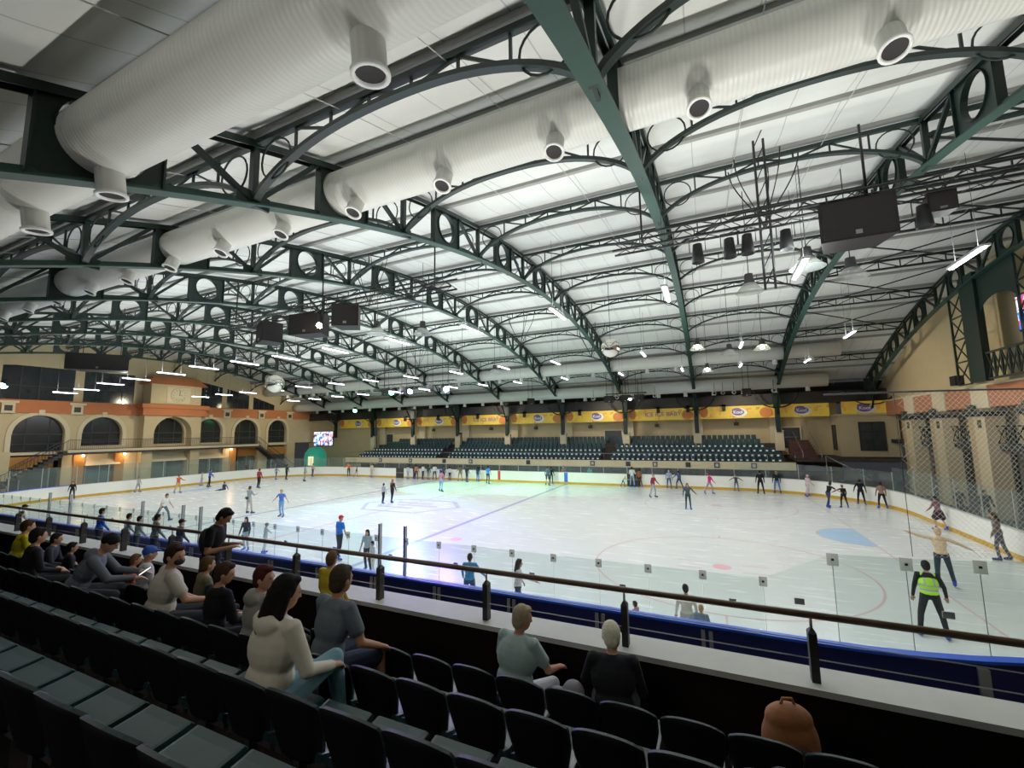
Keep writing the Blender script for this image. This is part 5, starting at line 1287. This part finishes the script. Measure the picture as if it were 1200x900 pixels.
# skaters on the ice
W1 = ((5, 14, 14), (5, 14, 14)); STR = ((28, 6, 30), (-22, 8, 6)); GL = ((10, 8, 16), (-8, 8, 10)); OUT = ((8, 62, 12, 50), (8, 62, 12, 50))
SK = [ # x, y, face, H, top, bottom, hair, haircol, arms, legs, lean, label, extra
(-49.1,17.9,120,1.5,'#15181d','#2a2c33','short','#1a1412',W1,GL,4,'skater in black jacket at the far left end of the boards',{}),
(-48.9,22.4,60,1.45,'#a9a9a6','#8c8c90','short','#6b5a48',W1,GL,4,'skater in pale grey clothes at the left end boards',{}),
(-44.24,23.29,80,1.67,'#c24f25','#c7a06a','short','#2a1d15',((50,10,30),(50,10,30)),GL,6,'skater in orange top and tan trousers on the far left ice',{}),
(-48.5,27.7,30,1.4,'#b5b8b2','#9aa0a0','short','#8a8578',W1,GL,4,'small skater in pale grey beside the blue jacket skater',{}),
(-46.14,27.1,20,1.8,'#2f57b0','#15161a','short','#3a2a20',((40,30,20),(20,20,20)),GL,4,'skater in blue jacket and black trousers on the far left ice',{}),
(-27.7,18.81,-5,1.80,'#8f9294','#a79f98','short','#3a2a20',((25,14,75,-10),(25,14,75,-10)),((6,10,4),(6,10,4)),2,'skater in grey top with a black waist bag and beige trousers',{'skates':True}),
(-30.38,15.27,70,1.75,'#d3d1ca','#46606c','short','#4a3324',((15,12,20),(-15,12,20)),((32,6,22),(-28,6,8)),20,'leaning skater in white t-shirt and blue jeans behind the near glass',{'sleeve':'short'}),
(-18.87,12.75,160,1.48,'#23272b','#9fb0b8','long','#14100e',W1,GL,2,'long haired skater in dark coat right beside the near glass',{}),
(-40.28,28.25,-10,1.88,'#8c2a2a','#1b1b20','short','#1a1412',W1,GL,2,'skater in dark red top and black trousers on the left ice',{}),
(-46.0,34.35,10,1.5,'#7d8a94','#4a5a72','short','#2a1d15',OUT,GL,2,'small skater in pale blue grey with arms out by the far left corner',{}),
(-44.72,34.7,0,1.74,'#1f3a30','#20242c','short','#14100e',W1,GL,2,'skater in dark green top by the far left corner',{}),
(-40.97,34.06,20,1.76,'#8fa08a','#76866f','short','#4a3a2a',W1,GL,2,'skater in pale green clothes on the far left ice',{}),
(-44.6,38.2,0,1.6,'#c49a86','#4a4350','short','#2a1d15',W1,GL,2,'skater in salmon pink top by the left far boards',{}),
(-39.94,39.4,160,1.7,'#d0693a','#15151a','short','#2a1d15',((20,35,60),(20,35,60)),GL,2,'skater in orange top standing at the far boards on the left',{}),
(-38.64,39.3,60,1.22,'#17171b','#c79a80','short','#14100e',W1,STR,10,'child in black leaning by the left far boards',{'bottom':'shorts'}),
(-36.41,39.45,0,1.62,'#cfc4ae','#b8a88c','short','#8a6a48',W1,GL,2,'skater in cream clothes at the far boards left of the dark gate',{}),
(-31.0,39.3,0,1.5,'#b9c0c4','#9aa3ad','short','#3a2a20',W1,GL,2,'first of the far board group, in pale grey',{}),
(-30.3,39.5,10,1.6,'#1d2026','#31405e','short','#14100e',W1,GL,2,'member of the far board group in black top and blue jeans',{}),
(-29.75,39.2,-20,1.62,'#a5694c','#23252c','short','#2a1d15',W1,GL,2,'member of the far board group in brown orange top',{}),
(-29.1,39.5,10,1.6,'#cfd2d0','#2a2c33','short','#3a2a20',W1,GL,2,'member of the far board group in white top and dark trousers',{}),
(-28.3,39.4,0,1.55,'#2f3a3a','#6d7a78','short','#14100e',W1,GL,2,'member of the far board group in dark green top and grey trousers',{}),
(-27.4,39.3,-30,1.65,'#d8d8d2','#17181c','short','#2a1d15',((60,10,30),(10,12,20)),GL,2,'member of the far board group in white hoodie and black leggings',{'hood':True}),
(-21.46,31.77,0,1.82,'#a86a7c','#7fa6cf','short','#2a2422',W1,GL,2,'skater in pink and grey top with pale blue jeans under the green light',{}),
(-26.3,39.4,0,1.5,'#3a2440','#22222a','short','#14100e',W1,GL,2,'child in dark purple top at the far boards',{}),
(-25.6,39.5,0,1.45,'#c4c4c4','#1a1a1f','short','#14100e',W1,GL,2,'child in white top and black trousers at the far boards',{}),
(-23.95,38.9,-40,1.66,'#5c5a3c','#8f7c5a','short','#2a1d15',((30,20,40),(10,12,20)),STR,10,'skater in olive jacket and tan trousers near the far boards',{}),
(-23.0,38.7,10,1.66,'#1b1c24','#2b2f48','short','#14100e',W1,GL,2,'skater in black jacket and navy trousers near the far boards',{}),
(-22.1,39.4,0,1.5,'#26304e','#2c4b8f','long','#14100e',W1,GL,2,'child in navy top and bright blue trousers near the red stripe',{}),
(-20.12,37.91,0,1.73,'#2f74cf','#15161b','short','#2a1d15',W1,GL,2,'skater in bright blue t-shirt and black trousers near the red stripe',{'sleeve':'short'}),
(-24.53,18.76,165,1.71,'#3f66b8','#6f93bf','short','#a08050',((5,40,10,40),(5,40,10,40)),GL,4,'skater in blue t-shirt and pale jeans with arms held out',{'sleeve':'short'}),
(-21.94,25.03,10,1.46,'#9a9ca0','#15161a','short','#15110f',W1,GL,2,'smaller skater in grey hoodie and black trousers by the centre emblem',{'hood':True}),
(-21.5,25.48,10,1.73,'#2a1d1c','#121317','long','#8a5a34',W1,((8,4,12),(-10,4,6)),2,'long blonde haired skater in dark jacket by the centre emblem',{}),
(-13.93,13.34,10,1.76,'#1f6fd0','#1f2530','cap','#c02a22',((4,20,10,16),(4,20,10,16)),GL,3,'skater in bright blue t-shirt and red cap near the near glass',{'sleeve':'short','vox':.011}),
(-17.65,12.8,20,1.30,'#a9b4b8','#b9c4c8','hat','#5a6468',((8,20,12),(8,78,6,78)),GL,3,'child in pale grey with hat, one arm stretched toward the right',{}),
(-11.75,12.6,170,1.52,'#9fb6bd','#23262c','long','#171210',W1,GL,2,'girl with long black hair in pale blue top behind the near glass',{'sleeve':'short'}),
(-11.2,12.3,200,1.22,'#c6c9c2','#c6c9c2','short','#1c1513',W1,GL,4,'child in all white clothes beside the long black haired girl',{}),
(-14.06,38.36,0,1.8,'#46586f','#30384a','short','#2a1d15',W1,GL,2,'skater in slate blue shirt and shorts left of the blue board stripe',{'bottom':'shorts'}),
(-14.1,39.5,0,1.64,'#15161b','#1b1b21','short','#14100e',W1,GL,2,'skater in black at the boards just left of the blue stripe',{}),
(-7.33,39.5,80,1.02,'#b9b48a','#3a4048','short','#c9b46a',((60,12,20),(60,12,20)),STR,38,'small child leaning forward beside the dark gate',{}),
(-6.5,39.45,0,1.8,'#d4d4cf','#7f95ac','short','#2a1d15',((10,14,70,0),(10,14,70,0)),GL,2,'person in white top and blue jeans standing in the dark gate opening',{}),
(-5.9,39.55,-30,1.6,'#8a5a3a','#4a3426','short','#15110f',W1,GL,2,'person in brown coat standing in the dark gate opening',{}),
(-4.1,33.97,120,1.75,'#8a2a35','#9aa0a6','short','#7a756a',((20,12,30),(-10,12,20)),GL,6,'skater in dark red top and grey trousers right of the dark gate',{}),
(-3.42,39.3,0,1.59,'#8a9ab0','#2f4468','short','#9aa3a8',W1,GL,2,'skater in pale denim jacket at the far boards',{}),
(-2.62,39.3,-40,1.55,'#3f5578','#28344c','short','#2a1d15',((30,40,20),(5,14,10)),STR,6,'skater in dark denim clothes at the far boards',{}),
(-1.51,29.65,170,1.63,'#36484e','#2c3a44','long','#171514',((8,42,14,40),(8,20,14)),((6,4,6),(-6,4,6)),2,'long haired skater in dark teal jacket gliding with one arm out',{}),
(-.29,37.06,130,1.6,'#d8307a','#9a86a0','short','#3a2a20',((20,14,30),(120,20,100)),STR,8,'skater in bright pink jacket raising a hand to the head',{}),
(1.67,39.3,0,1.32,'#3a3a3a','#4a5566','short','#8a8a86',OUT,GL,2,'small skater in dark grey top at the right far boards',{}),
(3.27,38.22,0,1.79,'#121317','#17181d','short','#14100e',W1,GL,2,'tall skater all in black at the right far boards',{}),
(4.44,38.9,0,1.7,'#17191d','#4f77ab','short','#8a6a48',W1,GL,2,'skater in black top and blue jeans at the right far boards',{}),
(6.22,37.9,60,1.6,'#d8b9bf','#c9b4c0','cap','#d9a9b4',((15,14,30),(15,14,30)),STR,6,'skater in pale pink clothes and hat at the right far boards',{}),
(6.48,33.08,60,1.62,'#101115','#2c3850','short','#1a1412',((10,10,20),(40,40,10,40)),((20,6,24),(-16,6,8)),22,'leaning skater in black t-shirt holding hands with a smaller skater',{'sleeve':'short'}),
(7.3,33.3,-10,1.42,'#16171c','#1b1c22','short','#6a4a34',((20,60,10,55),(10,14,20)),((12,6,14),(-12,6,8)),8,'smaller skater in black holding hands with the leaning skater',{}),
(8.6,35.0,10,1.62,'#101217','#15171c','short','#14100e',((5,26,10),(5,20,10)),GL,2,'skater in black standing at the right corner boards',{}),
(9.3,33.7,0,1.6,'#8a6a5c','#141418','short','#2a1d15',W1,GL,2,'skater in brown pink top and black trousers at the right corner boards',{}),
(9.75,27.75,-30,1.6,'#8a5a68','#3a2a32','short','#3a2a20',((15,14,30),(15,14,30)),GL,8,'skater in plum top and dark skirt against the right end boards',{'bottom':'skirt','skin':'#c79a80'}),
(9.5,22.4,-60,1.75,'#6f6258','#54525c','long','#3a2a20',W1,GL,6,'skater in brown grey clothes at the right edge of the view',{}),
(6.3,18.08,4,1.82,'#cdb28a','#26323e','short','#c9a07c',((5,100,8,112),(5,66,6,62)),((2,4,4),(18,14,18)),8,'skater in tan hoodie gliding with both arms spread wide',{'hood':True,'vox':.011,'skin':'#c79a80'}),
(4.52,13.84,4,1.79,'#111318','#16181d','short','#0f0e0f',((4,14,12),(6,22,16)),((6,12,8),(2,12,6)),4,'rink attendant in lime green hi-vis vest and black clothes',{'vest':True,'vox':.011}),
(-6.38,10.85,-15,1.62,'#2a7fb8','#2a2f3a','short','#3a2a20',((25,18,20),(20,30,30)),GL,6,'skater in blue jacket holding the near boards',{'vox':.012}),
(-4.92,10.9,60,1.62,'#c9c9c4','#33373f','long','#2c1d15',((10,28,20),(60,30,12,20)),GL,4,'skater with long brown hair in white top reaching forward by the near boards',{'vox':.012}),
(-1.83,10.75,-70,1.02,'#a86a5c','#3a3a42','bun','#2c2220',W1,GL,2,'small child with dark bun of hair behind the near boards',{'vox':.012}),
(-.73,11.0,-10,1.46,'#d6d2c4','#a9a9a4','short','#2a211d',W1,GL,2,'skater in cream top standing behind the near boards',{'vox':.012}),
(-.42,10.7,10,1.16,'#6b7a8c','#3a4250','short','#a88a5a',W1,GL,2,'small blonde child in grey blue top behind the near boards',{'vox':.012}),
]
for x, y, fc, H, tp_, bt_, hr_, hc_, ar, lg, ln, lb, ex in SK:
    PE((x, y, 0), fc, H, tp_, bt_, hr_, hc_, arms=ar, legs=lg, lean=ln, label=lb, shoe='#2a49b8' if H < 1.7 or 'bright' in lb or 'tan' in lb or 'attendant' in lb else '#23305e', group='skaters on the ice', **{k_: v_ for k_, v_ in ex.items()})
# one skater sitting on the ice
PE((-42.37, 26.29, -.42), 170, 1.55, '#2a3450', '#2a3040', 'short', '#14100e', label='person in navy clothes sitting on the left ice', sit=True, skates=False, legs=((88, 12, 6), (88, 12, 6)), arms=((-20, 30, 10), (-20, 30, 10)), shoe='#2440a8', group='skaters on the ice')
# waist bag
b = MB(); b.ell((0, 0, 0), (.16, .07, .09), None, 0, 14, 8); tag(b.build('waist_bag', BLACK, None, (-27.72, 18.67, 1.02)), 'black waist bag worn by the grey topped skater', 'bag')
# people behind the far boards
for i, (x, y, H, c, lb) in enumerate(((-13.2, 40.6, 1.75, '#a04a3c', 'person in red brown top watching from behind the far boards'), (-10.6, 40.6, 1.7, '#2fa0a0', 'person in teal top leaning over the far boards'), (-56.0+1.5, 36.5, 1.7, '#3a3f48', 'person in dark clothes walking under the left arcade'), (12.6, 30.5, 1.75, '#14161a', 'dark figure standing behind the right end boards'), (12.9, 27.6, 1.7, '#1a1c22', 'dark figure bending behind the right end boards'), (12.4, 32.6, 1.6, '#2b2d33', 'grey figure behind the right end boards near the far corner'), (12.8, 25.0, 1.78, '#101114', 'black figure nearest the camera behind the right end boards'))):
    PE((x, y, -.04), 180, H, c, '#1d2026', 'short', '#14100e', label=lb, skates=False, shoe='#18181a')
# backpack and jackets on near seats
def lump(name, parts, vox, m, label, cat, sm=3):
    b = MB()
    for c, r in parts: b.ell(c, r)
    me = remesh(b, vox, sm, name); me.materials.append(m)
    me.polygons.foreach_set('use_smooth', [True]*len(me.polygons)); o = link(name, me); return tag(o, label, cat)
bx_, by_, bz_ = .38, 3.76, RF[0]+.45
t = thing('backpack', 'orange brown backpack standing on a front row seat', 'backpack', (bx_, by_, bz_), .3)
b = MB(); b.ell((0, 0, .2), (.19, .13, .25), None, 0, 16, 10); b.ell((0, 0, .1), (.2, .14, .14)); b.ell((0, .0, .36), (.16, .11, .1)); me = remesh(b, .014, 2, 'bag_body'); me.materials.append(mat('rust_cloth', (.28, .10, .035), .8, noise=.35, nscale=10)); me.polygons.foreach_set('use_smooth', [True]*len(me.polygons)); link('bag_body', me, t)
b = MB(); b.ell((0, -.11, .14), (.13, .06, .13)); me = remesh(b, .012, 2, 'front_pocket'); me.materials.append(mat('dark_brown_cloth', (.05, .025, .015), .8)); link('front_pocket', me, t)
b = MB(); b.tube([(-.05, 0, .44), (-.03, 0, .49), (.03, 0, .49), (.05, 0, .44)], .01, 6); b.build('top_handle', mat('rust_cloth', (.28, .10, .035)), t)
lump('jacket', [((.16, 2.97, RF[1]+.52), (.2, .16, .08)), ((.25, 2.88, RF[1]+.6), (.12, .08, .14)), ((.05, 2.99, RF[1]+.49), (.1, .14, .06))], .015, cm('#2c2d33'), 'crumpled dark grey jacket lying on a second row seat', 'jacket')
lump('jacket', [((-1.28, 3.76, RF[0]+.52), (.18, .16, .08)), ((-1.21, 3.82, RF[0]+.6), (.10, .08, .1)), ((-1.35, 3.78, RF[0]+.56), (.1, .1, .07))], .015, cm('#8d8a94'), 'pale grey jacket lying on the seat between the two older people', 'jacket')

# ------------------------------------------------------------------ lights
def area(loc, rot, sx, sy, e, col, spread=180):
    d = bpy.data.lights.new('added_fill', 'AREA'); d.shape = 'RECTANGLE'; d.size = sx; d.size_y = sy; d.energy = e; d.color = col; d.spread = math.radians(spread)
    l = bpy.data.objects.new('lamp', d); COL.objects.link(l); l.location = loc; l.rotation_euler = rot; return l
def spot(loc, to, e, col, ang, blend=.6, r=.15):
    d = bpy.data.lights.new('spot', 'SPOT'); d.energy = e; d.color = col; d.spot_size = math.radians(ang); d.spot_blend = blend; d.shadow_soft_size = r
    l = bpy.data.objects.new('lamp', d); COL.objects.link(l); l.location = loc; l.rotation_euler = (Vector(to)-Vector(loc)).to_track_quat('-Z', 'Y').to_euler(); return l
spot((-25.2, 32.0, 8.8), (-19.5, 24, 0), 9450, (.25, .55, 1), 60)
spot((-25.2, 32.0, 8.8), (-16.5, 18.5, 0), 12000, (.25, .06, 1), 55)
spot((-21.2, 32.0, 8.8), (-13.5, 17, 0), 7000, (.25, .06, 1), 44)
spot((-27.4, 32.0, 8.8), (-22, 34.5, 0), 11550, (.2, 1, .45), 60)
spot((-21.2, 32.0, 8.8), (-14, 36, 0), 8400, (.3, 1, .55), 50)
spot((-25.2, 32.0, 8.8), (-21, 15, 0), 6500, (.1, .7, 1), 55)
# warm wash on facades
for y_ in (16, 28, 40): spot((XW+9, y_, 9.5), (XW, y_+1, 5.5), 900, (1, .86, .6), 95, .8, .3)
for x in (-38, -24, -10, 3): spot((x, 44.6, 7.6), (x+1, 49.4, 5.0), 330, (1, .88, .66), 140, .8, .3)
for y_ in (22, 31, 40): spot((8.0, y_, 8.6), (XR_, y_+.5, 7.5), 420, (1, .86, .62), 110, .8, .3)
for x in (-20, -12, -6, 0, 6):
    area((x, 7.4, .6), (PI, 0, 0), 1.5, .3, 140, (.98, .97, .9), 95)  # added uplights, unseen behind the parapet, to brighten ducts and near roof
area((4.5, -.8, 6.8), (PI, 0, 0), 1.5, .3, 60, (.95, .95, .88))  # added uplight behind the camera for the right end of the ducts
for x in (-14, -4):
    area((x, -.8, 7.0), (PI, 0, 0), 1.5, .3, 50, (.95, .95, .88))  # two more unseen uplights added to lift the upper left roof
area((-3, -2.2, 7.2), (math.radians(42), 0, 0), 3, .4, 32, (1, .93, .82))  # soft lamp added out of view to brighten the spectators' backs
w = bpy.data.worlds.new('world'); scn.world = w; w.use_nodes = True
w.node_tree.nodes['Background'].inputs[0].default_value = (.5, .55, .6, 1); w.node_tree.nodes['Background'].inputs[1].default_value = .03
scn.view_settings.view_transform = 'Standard'; scn.view_settings.look = 'None'; scn.view_settings.exposure = 0.1; scn.view_settings.gamma = 1.18
scn.cycles.use_denoising = True; scn.cycles.max_bounces = 6; scn.cycles.diffuse_bounces = 3; scn.cycles.glossy_bounces = 2; scn.cycles.transparent_max_bounces = 24; scn.cycles.sample_clamp_indirect = 4
scn.cycles.caustics_reflective = False; scn.cycles.caustics_refractive = False
